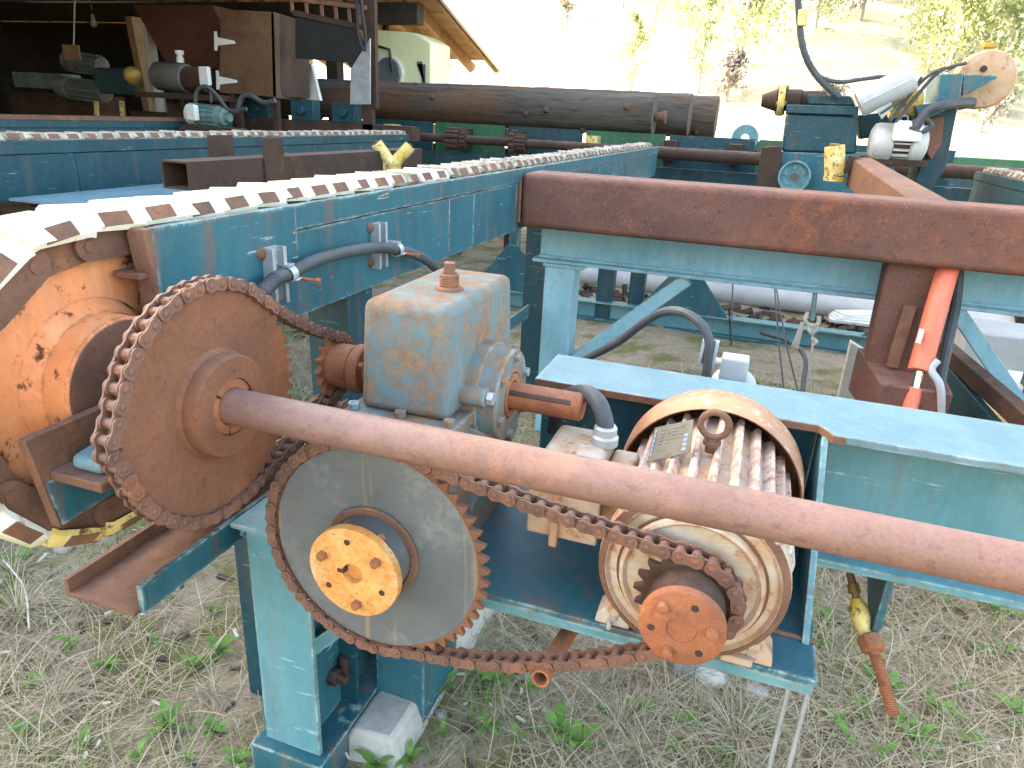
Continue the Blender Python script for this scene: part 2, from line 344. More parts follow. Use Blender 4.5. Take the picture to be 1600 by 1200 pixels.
# ------------------------------------------------------------------ setting: ground, hill, shed
def ground_mat():
    n = NT('ground soil'); f = n.noise(1.3, 6, .65); g = n.noise(9, 6, .7, off=3); k = n.noise(45, 5, .7, off=6); mo = n.noise(3.2, 5, .6, off=9)
    c = n.mix(n.step(f, .35, .65), (.25,.19,.13,1), (.34,.275,.20,1)); c = n.mix(n.math('MULTIPLY', n.step(g, .45, .7), .6), c, (.42,.355,.27,1))
    c = n.mix(n.math('MULTIPLY', n.step(mo, .48, .60), .8), c, (.135,.140,.040,1)); c = n.mix(n.math('MULTIPLY', n.step(k, .52, .7), .6), c, (.055,.042,.03,1))
    return n.out(c, .95, 0, n.math('ADD', n.math('MULTIPLY', g, .7), k), .012, .7, .1)
M['ground'] = ground_mat()
def gz(x, y):
    return G + .018*math.sin(x*2.1+1)*math.sin(y*1.7) + .012*math.sin(x*5.3+y*3.1)
mb = MB(); xs = sorted(set([-220,-120,-60,-30,-18,-12,-8]+[round(-6+.15*i, 3) for i in range(81)]+[8,12,18,30,60,120,220]))
ys = sorted(set([-60,-30,-15,-6,-2]+[round(-1+.15*i, 3) for i in range(67)]+[11,14,18,22,30,60,100]))
idx = {}
for j, y in enumerate(ys):
    for i, x in enumerate(xs):
        idx[i, j] = len(mb.v); mb.v.append((x, y, gz(x, y) if abs(x) < 12 and -6 < y < 12 else G))
for j in range(len(ys)-1):
    for i in range(len(xs)-1):
        mb.f.append((idx[i,j], idx[i+1,j], idx[i+1,j+1], idx[i,j+1]))
struct('ground', mb, M['ground'])

# sunlit hillside that fills the view beyond the mill yard
def hill_mat():
    n = NT('dry hillside'); f = n.noise(.16, 6, .65); g = n.noise(1.1, 6, .7, off=3); k = n.noise(.45, 5, .6, off=8)
    c = n.mix(n.step(f, .35, .62), (.56,.53,.45,1), (.42,.41,.30,1)); c = n.mix(n.math('MULTIPLY', n.step(k, .54, .66), .7), c, (.24,.21,.17,1))
    c = n.mix(n.math('MULTIPLY', n.step(g, .52, .7), .35), c, (.27,.29,.10,1)); return n.out(c, .95, 0, g, .3, .6, .1)
M['hill'] = hill_mat()
HY0 = 24.0
def hz(x, y):
    d = max(0, y-HY0-.04*abs(x))
    return G-.02 + d*.46 + 1.3*math.sin(x*.11+.6)*min(1, d/12) + .6*math.sin(x*.31+y*.23)*min(1, d/6)
mb = MB(); nx, ny = 90, 50; X0 = np.linspace(-110, 80, nx); Y0 = HY0-1+np.linspace(0, 1, ny)**1.5*95
for y in Y0:
    for x in X0: mb.v.append((x, y, hz(x, y)))
for j in range(ny-1):
    for i in range(nx-1): mb.f.append((j*nx+i, j*nx+i+1, (j+1)*nx+i+1, (j+1)*nx+i))
struct('hillside', mb, M['hill'])

# leaves and trees on the hill
def leaf_mat(name, a, b, tr=.35):
    n = NT(name); f = n.noise(1.5, 3, .5); c = n.mix(n.step(f, .35, .65), a, b); m = n.out(c, .6, 0, None, .001, .5, .2)
    t = n.t.nodes.new('ShaderNodeBsdfTranslucent'); n.link(c, t.inputs[0]); ms = n.t.nodes.new('ShaderNodeMixShader'); ms.inputs[0].default_value = tr
    o = n.t.nodes['Material Output']; n.link(n.b.outputs[0], ms.inputs[1]); n.link(t.outputs[0], ms.inputs[2]); n.link(ms.outputs[0], o.inputs[0]); return m
M['leaf_spring'] = leaf_mat('spring leaves', (.27,.32,.13,1), (.36,.38,.20,1))
M['leaf_pale'] = leaf_mat('pale leaves', (.24,.30,.15,1), (.33,.37,.22,1))
M['leaf_fir'] = leaf_mat('fir needles', (.09,.14,.07,1), (.14,.19,.10,1), .1)
M['shrub_grey'] = leaf_mat('bare shrub twigs', (.19,.165,.145,1), (.27,.235,.20,1), .1)
M['bark'] = plain('bark', (.20,.165,.13), .9, 0, .3, 6); M['bark_pale'] = plain('pale bark', (.34,.31,.27), .9, 0, .2, 6)
def leaf_cloud(cents, nper, size, flat=.8, seed=0):
    r = np.random.default_rng(seed); vs_ = []; fs = []
    for (c, rad) in cents:
        d = r.normal(size=(nper, 3)); d /= np.linalg.norm(d, axis=1)[:, None]; d *= (r.random(nper)**.45)[:, None]*np.array(rad)
        for p in d:
            a = r.normal(size=3); a /= np.linalg.norm(a); b = np.cross(a, r.normal(size=3)); b /= np.linalg.norm(b); s = size*(.6+.8*r.random()); q = np.array(c)+p
            k = len(vs_); vs_ += [tuple(q-a*s), tuple(q+b*s*.5), tuple(q+a*s), tuple(q-b*s*.5)]; fs.append((k, k+1, k+2, k+3))
    mb = MB(); mb.v = vs_; mb.f = fs; return mb
def tree_proto(kind, seed):
    r = random.Random(seed); tr = MB(); cents = []
    if kind == 'fir':
        tr.tube([(0,0,-.3),(0,0,2.5),(0,0,5.6)], [.13,.09,.02], 7)
        for i in range(11):
            z = .9+i*.43; w = 1.25*(1-i/11.5)
            for k in range(5):
                a = r.random()*6.28; cents.append(((math.cos(a)*w*.5, math.sin(a)*w*.5, z-.08*w), (w*.5, w*.5, .16)))
        return tr, leaf_cloud(cents, 34, .11, seed=seed)
    top = 5.2 if kind == 'birch' else 2.0
    tr.tube([(0,0,-.3),(r.uniform(-.1,.1),0,top*.4),(r.uniform(-.2,.2),r.uniform(-.2,.2),top*.95)], [.09,.06,.015], 7)
    for i in range(20 if kind == 'birch' else 12):
        z = top*(.10+.86*r.random()); a = r.random()*6.28; w = top*.20*(1.15-z/top)+.12; L = w*(.6+r.random())
        e = (math.cos(a)*L, math.sin(a)*L, z+L*.55); tr.tube([(0,0,z*.9), (e[0]*.5, e[1]*.5, z+L*.25), e], [.03,.02,.008], 5)
        cents.append((e, (w*.9, w*.9, w*1.25)))
        cents.append(((e[0]*.45, e[1]*.45, z+L*.2), (w*.6, w*.6, w*.8)))
    return tr, leaf_cloud(cents, 60 if kind == 'birch' else 46, .10 if kind == 'birch' else .085, seed=seed)
protos = {}
for kd, m_, sd_ in (('birch', 'leaf_spring', 3), ('birch2', 'leaf_pale', 8), ('fir', 'leaf_fir', 5), ('shrub', 'shrub_grey', 6)):
    a, b = tree_proto('birch' if kd.startswith('birch') else kd, sd_)
    ma, mb_ = a.mesh('trunk'), b.mesh('crown'); ma.materials.append(M['bark_pale']); mb_.materials.append(M[m_]); protos[kd] = (ma, mb_)
LAB = {'birch': ('young_tree', 'slender yellow-green leafing tree growing on the bright hillside', 'tree', 'yellow-green trees on the hillside'),
       'birch2': ('young_tree', 'pale grey-green young tree growing on the bright hillside', 'tree', 'pale green trees on the hillside'),
       'fir': ('fir_tree', 'dark green fir standing high on the bright hillside', 'tree', 'fir trees on the hillside'),
       'shrub': ('shrub', 'grey twiggy leafless shrub on the bright hillside', 'shrub', 'leafless shrubs on the hillside')}
def plant_tree(kd, px, y, s):
    d = ray(px, 150); x = d.x/d.y*y; z = hz(x, y); nm, lb, ct, gr = LAB[kd]
    t = thing(nm, lb, ct, (x, y, z), gr); t.rotation_euler = (0, 0, random.random()*6.28); t.scale = (s, s, s*random.uniform(.9, 1.15))
    for q, me in zip(('trunk', 'crown'), protos[kd]):
        o = bpy.data.objects.new(q, me); COL.objects.link(o); o.parent = t
for a in [('birch',1010,36,1.0),('birch',1045,40,1.1),('birch',1075,33,.95),('birch',1120,44,1.0),('birch',1150,31,1.05),('birch2',1185,38,.8),('birch',1215,46,1.2),
          ('birch',1290,42,1.1),('birch',1330,50,1.2),('birch2',1440,30,1.05),('birch',1480,36,1.1),('birch',1520,31,1.2),('birch2',1555,28,1.1),('birch',1590,33,1.2),('birch2',1500,44,1.3),('birch',1420,52,1.3),
          ('birch',1570,42,1.3),('birch2',1625,30,1.1),('birch',1380,56,1.2),('birch',930,52,1.1),('birch2',850,56,1.0),('birch',985,30,.6),
          ('fir',1195,62,1.2),('fir',1160,66,1.1),('fir',1360,63,1.3),('fir',1310,68,1.1),('fir',1590,60,1.3),('fir',1545,64,1.2),('fir',1240,70,1.2),('fir',760,66,1.1),
          ('shrub',1135,29,.95),('shrub',1165,33,1.1),('shrub',1110,36,1.0),('shrub',1320,34,1.1),('shrub',1350,40,1.2),('shrub',870,40,1.0),('shrub',1095,48,1.3),('shrub',1010,56,1.4),('shrub',1180,52,1.4),('shrub',1370,58,1.6),('shrub',1460,60,1.6),('shrub',900,62,1.5),('shrub',1300,27,.8),('birch2',1400,36,.9),('birch',1255,33,.7),('birch2',1090,30,.6),('birch',1540,48,1.3),('birch2',1605,38,1.2),('birch',1470,28,.8),('shrub',1545,27,.9),('birch',1340,37,.9),('birch2',1030,46,1.1),('birch',960,40,.9),('shrub',1240,36,1.1),('birch',1515,58,1.4),('birch',1270,58,1.3),('birch',1080,60,1.3),('birch2',1140,54,1.2),('shrub',1420,26,.7)]:
    plant_tree(*a)

# mill shed on the left: roof falling to a far eave, open end towards the yard
XR, YE, ZE, SL = -4.77, 13.0, .80, .30
YN = 6.0; XL = -17.0                      # ridge line
rz = lambda y: ZE+SL*(YE-y) if y >= YN else ZE+SL*(YE-YN)-SL*(YN-y)
shed = thing('mill_shed', 'long open-ended timber mill shed with tan rafters and dark interior', 'shed', (-10, 4, G))
k = math.hypot(1, SL); un = Vector((0, 1, -SL))/k; nn = Vector((0, SL, 1))/k
mb = MB(); mb.obox(Vector((( XL+XR)/2, (YE+YN)/2, (rz(YE)+rz(YN))/2+.16)), (1,0,0), un, nn, (XR-XL)/2, (YE-YN)/2*k, .02)
rf = part('roof', mb, M['roof_metal'], shed)
mb = MB(); mb.obox(Vector(((XL+XR)/2, YN-3.5, rz(YN-3.5)+.16)), (1,0,0), (0,1,SL), (0,-SL,1), (XR-XL)/2, 3.5*k, .02); part('roof', mb, M['roof_metal'], shed)  # unseen near slope, shaped to keep the sun off the machinery
mb = MB(); mb.obox(Vector((XR-.02, (YE+YN)/2, (rz(YE)+rz(YN))/2+.07)), (1,0,0), un, nn, .022, (YE-YN)/2*k+.05, .15); part('fascia', mb, M['fascia'], shed)
mb = MB(); mb.box(XL, XR, YN-.30, YN+.30, rz(YN)+.10, rz(YN)+.24); part('ridge_sun_seal', mb, M['roof_metal'], shed)  # added out of view to stop sun leaking through the ridge
# the roof deck of boards seen from below and the rafters that carry it
for i in range(11):
    y0 = YE-.02-i*.6
    mb = MB(); mb.obox(Vector(((XL+XR)/2, y0-.29, rz(y0-.29)+.115)), (1,0,0), un, nn, (XR-XL)/2-.04, .293*k, .016); part('deck_board', mb, M['tan_wood'], rf)
for i in range(24):
    x = XR-.12-i*.5
    mb = MB(); y1 = YE+.18; poly = [(y1, rz(y1)+.09), (y1, rz(y1)+.03), (y1-.16, rz(y1-.16)-.09), (YN, rz(YN)-.09), (YN-6.9, rz(YN-6.9)-.09), (YN-6.9, rz(YN-6.9)+.09), (YN, rz(YN)+.09)]
    mb.prism(poly, (x-.03, 0, 0), (0,1,0), (0,0,1), (.06,0,0)); part('rafter', mb, M['tan_wood'], shed)
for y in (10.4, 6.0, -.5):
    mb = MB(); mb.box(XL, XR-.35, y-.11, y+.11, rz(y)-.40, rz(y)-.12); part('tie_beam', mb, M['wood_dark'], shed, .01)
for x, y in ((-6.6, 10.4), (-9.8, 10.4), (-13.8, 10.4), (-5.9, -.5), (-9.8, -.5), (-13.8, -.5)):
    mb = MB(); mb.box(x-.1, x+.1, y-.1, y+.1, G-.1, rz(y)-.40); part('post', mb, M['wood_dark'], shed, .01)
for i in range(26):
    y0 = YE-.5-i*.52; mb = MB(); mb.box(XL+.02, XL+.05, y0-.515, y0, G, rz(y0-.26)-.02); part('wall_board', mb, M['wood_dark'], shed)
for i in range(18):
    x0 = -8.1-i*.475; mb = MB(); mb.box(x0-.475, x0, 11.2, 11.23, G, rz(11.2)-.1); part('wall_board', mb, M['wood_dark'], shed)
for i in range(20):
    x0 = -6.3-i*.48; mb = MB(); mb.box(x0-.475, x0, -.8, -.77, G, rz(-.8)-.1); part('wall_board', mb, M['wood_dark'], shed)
for i in range(44):  # boards added out of view to darken the shed and block the sun
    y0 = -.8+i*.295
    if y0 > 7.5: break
    mb = MB(); zz = min(rz(y0), rz(y0+.29))-.1; mb.box(XR-.20, XR-.175, y0, y0+.29, 1.12, zz); part('gable_shade_board', mb, M['wood_dark'], shed)
# ------------------------------------------------------------------ foreground machinery
SY, SZ = .874, -.477                      # drive shaft axis
# ---- chain and sprocket builders
def gear_poly(N, pitch, da=0.0):
    r = pitch/(2*math.sin(math.pi/N)); P = []
    for i in range(N):
        for fr, dr in ((0, -.0078), (.10, -.0070), (.22, -.0030), (.36, .0035), (.45, .0080), (.55, .0080), (.64, .0035), (.78, -.0030), (.90, -.0070)):
            a = 2*math.pi*(i+fr)/N+da; P.append((math.cos(a)*(r+dr), math.sin(a)*(r+dr)))
    return P, r
def bone(L, r, waist, n=7):
    P = []
    for i in range(n+1):
        a = -math.pi/2+math.pi*i/n*1.0; P.append((L+math.cos(a)*r, math.sin(a)*r))
    P.append((L*.62, waist)); P.append((L*.38, waist))
    for i in range(n+1):
        a = math.pi/2+math.pi*i/n; P.append((math.cos(a)*r, math.sin(a)*r))
    P.append((L*.38, -waist)); P.append((L*.62, -waist)); return P
def link_meshes(p, w, plate_h, t, rr, rp, m):
    o = MB(); i_ = MB()
    wi = w/2+t*.5; wo = w/2+t*1.7
    for s in (-1, 1):
        o.prism(bone(p, plate_h/2*.96, plate_h/2*.74), (0,0,s*wo-t/2), (1,0,0), (0,1,0), (0,0,t))
        i_.prism(bone(p, plate_h/2, plate_h/2*.78), (0,0,s*wi-t/2), (1,0,0), (0,1,0), (0,0,t))
    for x in (0, p):
        o.lathe([(rp*.8,-wo-t*1.1),(rp,-wo-t*.9),(rp,wo+t*.9),(rp*.8,wo+t*1.1)], (x,0,0), (0,0,1), 10); i_.cyl((x,0,-w/2), (x,0,w/2), rr, n=14)
    a, b = o.mesh('outer_link'), i_.mesh('inner_link')
    for q, mm in ((a, m), (b, m)): q.materials.append(mm)
    return a, b
def resample(path, n):
    P = [Vector(p) for p in path]; P.append(P[0]); d = [0]
    for i in range(len(P)-1): d.append(d[-1]+(P[i+1]-P[i]).length)
    L = d[-1]; out = []; k = 0
    for j in range(n):
        s = L*j/n
        while d[k+1] < s: k += 1
        out.append(P[k].lerp(P[k+1], (s-d[k])/max(1e-9, d[k+1]-d[k])))
    return out, L
def two_wheel(A, ra, B, rb, sag1, sag2):
    """closed path round two wheels; sag1/sag2 = drop (in +v, usually negative) of the two strands"""
    A, B = Vector(A), Vector(B); D = B-A; L = D.length; th = math.atan2(D.y, D.x); ph = math.acos((ra-rb)/L); pts = []
    pt = lambda C, r, a: Vector((C.x+math.cos(a)*r, C.y+math.sin(a)*r))
    a0, a1 = th+ph, th+2*math.pi-ph
    for i in range(61): pts.append(pt(A, ra, a0+(a1-a0)*i/60))
    p, q = pt(A, ra, th-ph), pt(B, rb, th-ph)
    for i in range(1, 30): t = i/30; v = p.lerp(q, t); v.y += sag2*4*t*(1-t); pts.append(v)
    for i in range(31): pts.append(pt(B, rb, th-ph+2*ph*i/30))
    p, q = pt(B, rb, th+ph), pt(A, ra, th+ph)
    for i in range(1, 30): t = i/30; v = p.lerp(q, t); v.y += sag1*4*t*(1-t); pts.append(v)
    return pts
def roller_chain(label, path, to3, axis, pitch, loc, red=None):
    t = thing('roller_chain', label, 'chain', loc)
    _, L = resample(path, 10); n = int(round(L/pitch/2))*2; pts, L = resample(path, n); p = L/n
    a, b = link_meshes(p,   .0170, .0245, .0034, .0084, .0054, M['rust_chain'])
    a2 = a.copy(); a2.materials.clear(); a2.materials.append(M['rust_chain_red'])
    ax = Vector(axis); ri = min(range(1, n, 2), key=lambda i: (pts[i]-Vector(red)).length) if red else -1
    for i in range(n):
        P, Q = to3(pts[i]), to3(pts[(i+1) % n]); u = (Q-P).normalized(); v = ax.cross(u)
        # slight slack of each joint
        tw = random.uniform(-.025, .025); u2 = (u*math.cos(tw)+v*math.sin(tw)); v2 = ax.cross(u2)
        me = (a2 if i == ri else a) if i % 2 else b
        inst('outer_link' if i % 2 else 'inner_link', me, frame(P, u2, v2, ax), t)
    return t

# ---- drive shaft
XS = -.815                                  # plane of the upper chain
mb = MB(); mb.lathe([(.027,-1.34),(.031,-1.336),(.031,3.1),(.028,3.104)], (0,SY,SZ), (1,0,0), 40)
solo('drive_shaft', mb, M['rust_shaft'], 'long round rusty drive shaft running through the brown sprocket', 'shaft')
# far support of the shaft, out to the right
t = thing('shaft_bearing', 'teal flange bearing carrying the far end of the shaft', 'bearing', (2.9, SY, SZ))
mb = MB(); mb.ring((2.86,SY,SZ), (2.96,SY,SZ), .075, .0312); part('housing', mb, M['teal'], t, .004)
mb = MB(); mb.box(2.84,2.98,SY-.09,SY+.09,G-.05,SZ-.078); part('pedestal', mb, M['teal'], t, .004)

# ---- brown driven sprocket on the shaft
poly, r1 = gear_poly(50, .0254)
t = thing('chain_sprocket', 'large rusty brown toothed disc on the shaft, wrapped by the upper chain', 'sprocket', (XS, SY, SZ))
mb = MB(); mb.prism(poly, (XS-.0065,SY,SZ), (0,1,0), (0,0,1), (.013,0,0)); part('toothed_disc', mb, M['rust_disc'], t, .0012)
mb = MB(); mb.lathe([(.097,XS+.004),(.094,XS+.010),(.089,XS+.014),(.088,XS+.036),(.085,XS+.040),(.049,XS+.040),(.049,XS+.006)], (0,SY,SZ), (1,0,0), 40); part('hub', mb, M['rust_disc'], t)
mb = MB()
for a0, a1 in ((0.35,2.35),(2.45,4.4),(4.5,6.55)):
    n = 14; P = []
    for i in range(n+1):
        a = a0+(a1-a0)*i/n; P.append((math.cos(a)*.048, math.sin(a)*.048))
    for i in range(n+1):
        a = a1-(a1-a0)*i/n; P.append((math.cos(a)*.0318, math.sin(a)*.0318))
    mb.prism(P, (XS+.006,SY,SZ), (0,1,0), (0,0,1), (.031,0,0))
part('split_bushing', mb, M['rust_red'], t, .001)
mb = MB()
for i in range(46):
    a = random.random()*6.28; r = .086+abs(random.gauss(0,.016)); c = Vector((XS+.0065, SY+math.cos(a)*r, SZ+math.sin(a)*r)); s = random.uniform(.0012,.0024)
    mb.lathe([(.0003,s*.9),(s*.7,s*.6),(s,0)], c, (1,0,0), 6)
part('weld_spatter', mb, M['rust'], t)['kind'] = 'stuff'

# ---- worm gearbox
GX, GY, GZ = -.562, 1.235, -.522           # output axis
gx0, gx1, gy0, gy1, gtop = -.645, -.474, 1.068, 1.412, -.318
gb = thing('worm_gearbox', 'pale blue cast worm gearbox with brown rust patches and a pipe plug on top', 'gearbox', (GX, GY, -.89))
def rbox(x0,x1,y0,y1,z0,z1,dr=0.0):
    """box with draft: the top is smaller by dr"""
    m = MB(); m.add([(x0,y0,z0),(x1,y0,z0),(x1,y1,z0),(x0,y1,z0),(x0+dr,y0+dr,z1),(x1-dr,y0+dr,z1),(x1-dr,y1-dr,z1),(x0+dr,y1-dr,z1)],
        [(3,2,1,0),(4,5,6,7),(0,1,5,4),(1,2,6,5),(2,3,7,6),(3,0,4,7)]); return m
part('upper_housing', rbox(gx0-.006,gx1+.006,gy0-.006,gy1+.006,-.528,gtop,.008), M['gear_blue'], gb, .018, 4)
mb = MB(); mb.box(gx0-.028,gx1+.028,gy0-.03,gy1+.03,-.552,-.526); part('joint_flange', mb, M['gear_blue'], gb, .005, 3)
part('lower_housing', rbox(gx0-.012,gx1+.012,gy0-.01,gy1+.01,-.885,-.553,-.006), M['gear_blue'], gb, .012, 3)
for bx in (gx0-.012, (gx0+gx1)/2, gx1+.012):
    for by in (gy0-.014, gy1+.014):
        mb = MB(); mb.cyl((bx,by,-.5262),(bx,by,-.514),.0115,n=6); part('bolt', mb, M['gear_blue'], gb, .0012)
# bearing covers left and right with bolts
def bearing_cover(s, x):
    c = MB(); c.lathe([(.098,0),(.096,.028),(.094,.034),(.094,.052),(.090,.056),(.048,.057),(.046,.050),(.046,.030)], (x,GY,GZ), (s,0,0), 44)
    o = part('bearing_cover', c, M['gear_blue'], gb, .0)
    b = MB(); b.lathe([(.105,-.02),(.102,.018)], (x,GY,GZ), (s,0,0), 40); part('bearing_boss', b, M['gear_blue'], gb, .004)
    for i in range(6):
        a = i*math.pi/3+.35; q = Vector((x, GY+math.cos(a)*.078, GZ+math.sin(a)*.078)); m = MB(); m.cyl(q+Vector((s*.0560,0,0)), q+Vector((s*.067,0,0)), .010, n=6); part('bolt', m, M['gear_blue'], o, .001)
    m = MB(); m.ring((x+s*.046,GY,GZ),(x+s*.0585,GY,GZ),.045,.0298); part('oil_seal', m, M['rust_red'], o, .001)
bearing_cover(1, gx1+.012); bearing_cover(-1, gx0-.012+.03)
for k, (py, pz) in enumerate(((gy0+.05,-.455),)):
    m = MB(); m.cyl((gx1+.0,GY-.105,GZ+.03),(gx1+.055,GY-.105,GZ+.03),.019,n=16); part('boss', m, M['gear_blue'], gb, .003)
    m = MB(); m.cyl((gx1+.0555,GY-.105,GZ+.03),(gx1+.068,GY-.105,GZ+.03),.0135,n=6); part('bolt', m, M['galv'], gb, .001)
# webs under the covers
for s in (-1,1):
    m = MB(); m.add([(gx1+.004,GY+s*.10-.008,-.553),(gx1+.07,GY+s*.05-.008,-.60),(gx1+.004,GY+s*.06-.008,-.80),(gx1+.004,GY+s*.10+.008,-.553),(gx1+.07,GY+s*.05+.008,-.60),(gx1+.004,GY+s*.06+.008,-.80)],
        [(2,1,0),(3,4,5),(0,1,4,3),(1,2,5,4),(2,0,3,5)]); part('rib', m, M['gear_blue'], gb, .003)
# filler plug
pc = at(702, 452, z=gtop); pc = Vector((pc.x, pc.y, gtop-.002))
m = MB(); m.lathe([(.028,0),(.027,.006),(.022,.0085)], pc, (0,0,1), 28); pl = part('plug_boss', m, M['rust'], gb)
prof = [(.0195,.006)]+[(.0195 if i % 2 else .0178, .010+i*.0022) for i in range(10)]+[(.016,.034)]
m = MB(); m.lathe(prof, pc, (0,0,1), 24); m.obox(pc+Vector((0,0,.042)), (1,.4,0), (-.4,1,0), (0,0,1), .0105, .0105, .012); part('plug', m, M['rust'], pl, .0008, sharp=25)
# keyed output shaft to the right
m = MB(); KX0, KX1 = gx1+.052, at(912,632,y=GY).x
n = 40; rad = .0275; prof = []
for i in range(n):
    a = 2*math.pi*i/n; prof.append((math.cos(a)*rad, math.sin(a)*rad))
m.lathe([(rad,KX0-.05),(rad,KX1-.004),(rad-.004,KX1)], (0,GY,GZ), (1,0,0), 40); ks = part('keyed_shaft', m, M['rust_red'], gb)
ka = R_(148); kd = Vector((0, math.cos(ka), math.sin(ka))); kt = Vector((0,-math.sin(ka),math.cos(ka)))
m = MB(); m.obox(Vector((KX0+.075,GY,GZ))+kd*(rad-.0025), (1,0,0), kt, kd, (KX1-KX0)/2-.012, .0062, .0030); part('keyway', m, M['rust_dark'], ks, .003)
# worm input shaft to the front
m = MB(); m.lathe([(.085,0),(.083,.03),(.06,.034)], (GX,gy0-.004,-.757), (0,-1,0), 32); part('worm_cover', m, M['gear_blue'], gb)
m = MB(); m.cyl((GX,gy0-.02,-.757),(GX,.90,-.757),.022,n=24); part('worm_shaft', m, M['rust_red'], gb)
# left output shaft with small sprocket
m = MB(); m.cyl((gx0,GY,GZ),(XS-.02,GY,GZ),.0275,n=24); part('output_shaft', m, M['rust_red'], gb)
t = thing('pinion_sprocket', 'small rusty toothed pinion with bolted hub beside the blue gearbox', 'sprocket', (XS, GY, GZ))
poly, r2 = gear_poly(15, .0254)
m = MB(); m.prism(poly, (XS-.0065,GY,GZ), (0,1,0), (0,0,1), (.013,0,0)); part('toothed_disc', m, M['rust_red'], t, .001)
m = MB(); m.lathe([(.048,XS+.004),(.048,XS+.052),(.045,XS+.054),(.045,XS+.060),(.053,XS+.060),(.053,XS+.078),(.050,XS+.082),(.028,XS+.082)], (0,GY,GZ), (1,0,0), 32); hb = part('hub', m, M['rust_red'], t)
for i in range(3):
    a = i*2.094+.5; q = Vector((XS+.082, GY+math.cos(a)*.039, GZ+math.sin(a)*.039)); m = MB(); m.cyl(q-Vector((.002,0,0)), q+Vector((.012,0,0)), .008, n=6); part('bolt', m, M['rust_red'], hb, .001)
r2 = .0254/(2*math.sin(math.pi/15))
path = two_wheel((SY,SZ), r1, (GY,GZ), r2, -.016, -.010)
for p in path:                              # the chain has jumped off the teeth at the free side
    d = p-Vector((SY,SZ)); a = math.atan2(d.y, d.x) % 6.2832
    if d.length < r1+.002: p += d.normalized()*.016*math.exp(-((a-3.10)/.13)**2)
roller_chain('rusty roller chain wrapped around the large brown disc and small pinion', path, lambda p: Vector((XS,p.x,p.y)), (1,0,0), .0254, (XS,SY,SZ-.2), red=(SY-r1, SZ-.03))

# ---- lower drive: grey sprocket, chain, motor sprocket (plane y = YS)
YS = .962; LX, LZ = -.565, -.757; MX, MZ = -.008, -.697
poly, r3 = gear_poly(54, .0254)
t = thing('grey_sprocket', 'large grey toothed disc with an orange rusted bolted hub flange', 'sprocket', (LX, YS, LZ))
m = MB(); m.prism(poly, (LX,YS-.006,LZ), (1,0,0), (0,0,1), (0,.012,0)); part('toothed_rim', m, M['rust_disc'], t, .001)
m = MB(); m.lathe([(.05,.0),(r3-.0135,.0),(r3-.0115,.002),(r3-.0115,.0135),(.05,.0135)], (LX,YS-.0068,LZ), (0,1,0), 80, close=True); part('disc_plate', m, M['disc_grey'], t)
m = MB(); m.lathe([(.094,-.005),(.090,.006),(.078,.010),(.076,.012),(.076,.048),(.062,.050)], (LX,YS,LZ), (0,-1,0), 44); part('hub', m, M['disc_grey'], t)
m = MB(); m.ring((LX,YS-.006,LZ),(LX,YS-.014,LZ),.093,.077,44); part('weld_ring', m, M['rust'], t, .003)
def bolt_flange(name, X, Z, yf, r, mat, rb, a0, bore, holes, parent, bolts):
    m = MB(); m.lathe([(bore,-.018),(r,-.018),(r,-.002),(r-.003,.0),(bore,.0)], (X,yf,Z), (0,-1,0), 48, close=True); f = part(name, m, mat, parent)
    for i in range(3):
        a = a0+i*2.0944; q = Vector((X+math.cos(a)*rb, yf, Z+math.sin(a)*rb)); m = MB(); m.lathe([(.0095,-.002),(.0095,.005),(.0080,.011),(.004,.0125)], q, (0,-1,0), 6 if bolts else 12); part('bolt', m, M['rust_red'], f)
        a += 1.047; q = Vector((X+math.cos(a)*rb, yf, Z+math.sin(a)*rb)); m = MB(); m.cyl(q+Vector((0,-.0006,0)), q+Vector((0,.006,0)), .0058, n=14); part('threaded_hole', m, M['rust_dark'], f)
    return f
f = bolt_flange('bushing_flange', LX, LZ, YS-.080, .0875, M['flange_orange'], .062, 2.75, .020, 3, t, True)
m = MB(); m.ring((LX,YS-.048,LZ),(LX,YS-.066,LZ),.070,.03,40); part('bushing_barrel', m, M['disc_grey'], t, .002)
m = MB(); m.cyl((LX,YS-.068,LZ),(LX,YS-.05,LZ),.0195,n=24); part('shaft_end', m, M['flange_orange'], t)
m = MB(); m.box(LX-.030,LX-.016,YS-.0806,YS-.06,LZ-.004,LZ+.004); part('keyway', m, M['rust_dark'], f)
for i, a in enumerate((1.0, 3.2)):
    q = Vector((LX+math.cos(a)*.071, YS-.058, LZ+math.sin(a)*.071)); m = MB(); m.cyl(q, q+Vector((math.cos(a)*.016,0,math.sin(a)*.016)), .0085, n=6); part('set_screw', m, M['rust_red'], t, .001)

N4 = 19; poly, r4 = gear_poly(N4, .0254); r4 = .0254/(2*math.sin(math.pi/N4))
t = thing('motor_sprocket', 'small sprocket with a red-rusted round hub flange on the motor shaft', 'sprocket', (MX, YS, MZ))
m = MB(); m.prism(poly, (MX,YS-.0065,MZ), (1,0,0), (0,0,1), (0,.013,0)); part('toothed_disc', m, M['rust_dark'], t, .001)
m = MB(); m.lathe([(.060,.004),(.060,.058),(.056,.062)], (MX,YS,MZ), (0,-1,0), 40); part('hub', m, M['rust_dark'], t)
f = bolt_flange('bushing_flange', MX, MZ, YS-.080, .064, M['rust_red'], .045, 2.3, .0225, 3, t, False)
m = MB(); m.cyl((MX,YS-.0785,MZ),(MX,YS-.05,MZ),.0222,n=28); part('shaft_end', m, M['rust_red'], t)
path = two_wheel((LX,LZ), r3, (MX,MZ), r4, -.010, -.040)
roller_chain('rusty roller chain joining the grey toothed disc to the motor', path, lambda p: Vector((p.x,YS,p.y)), (0,-1,0), .0254, (LX+.3,YS,LZ-.2))

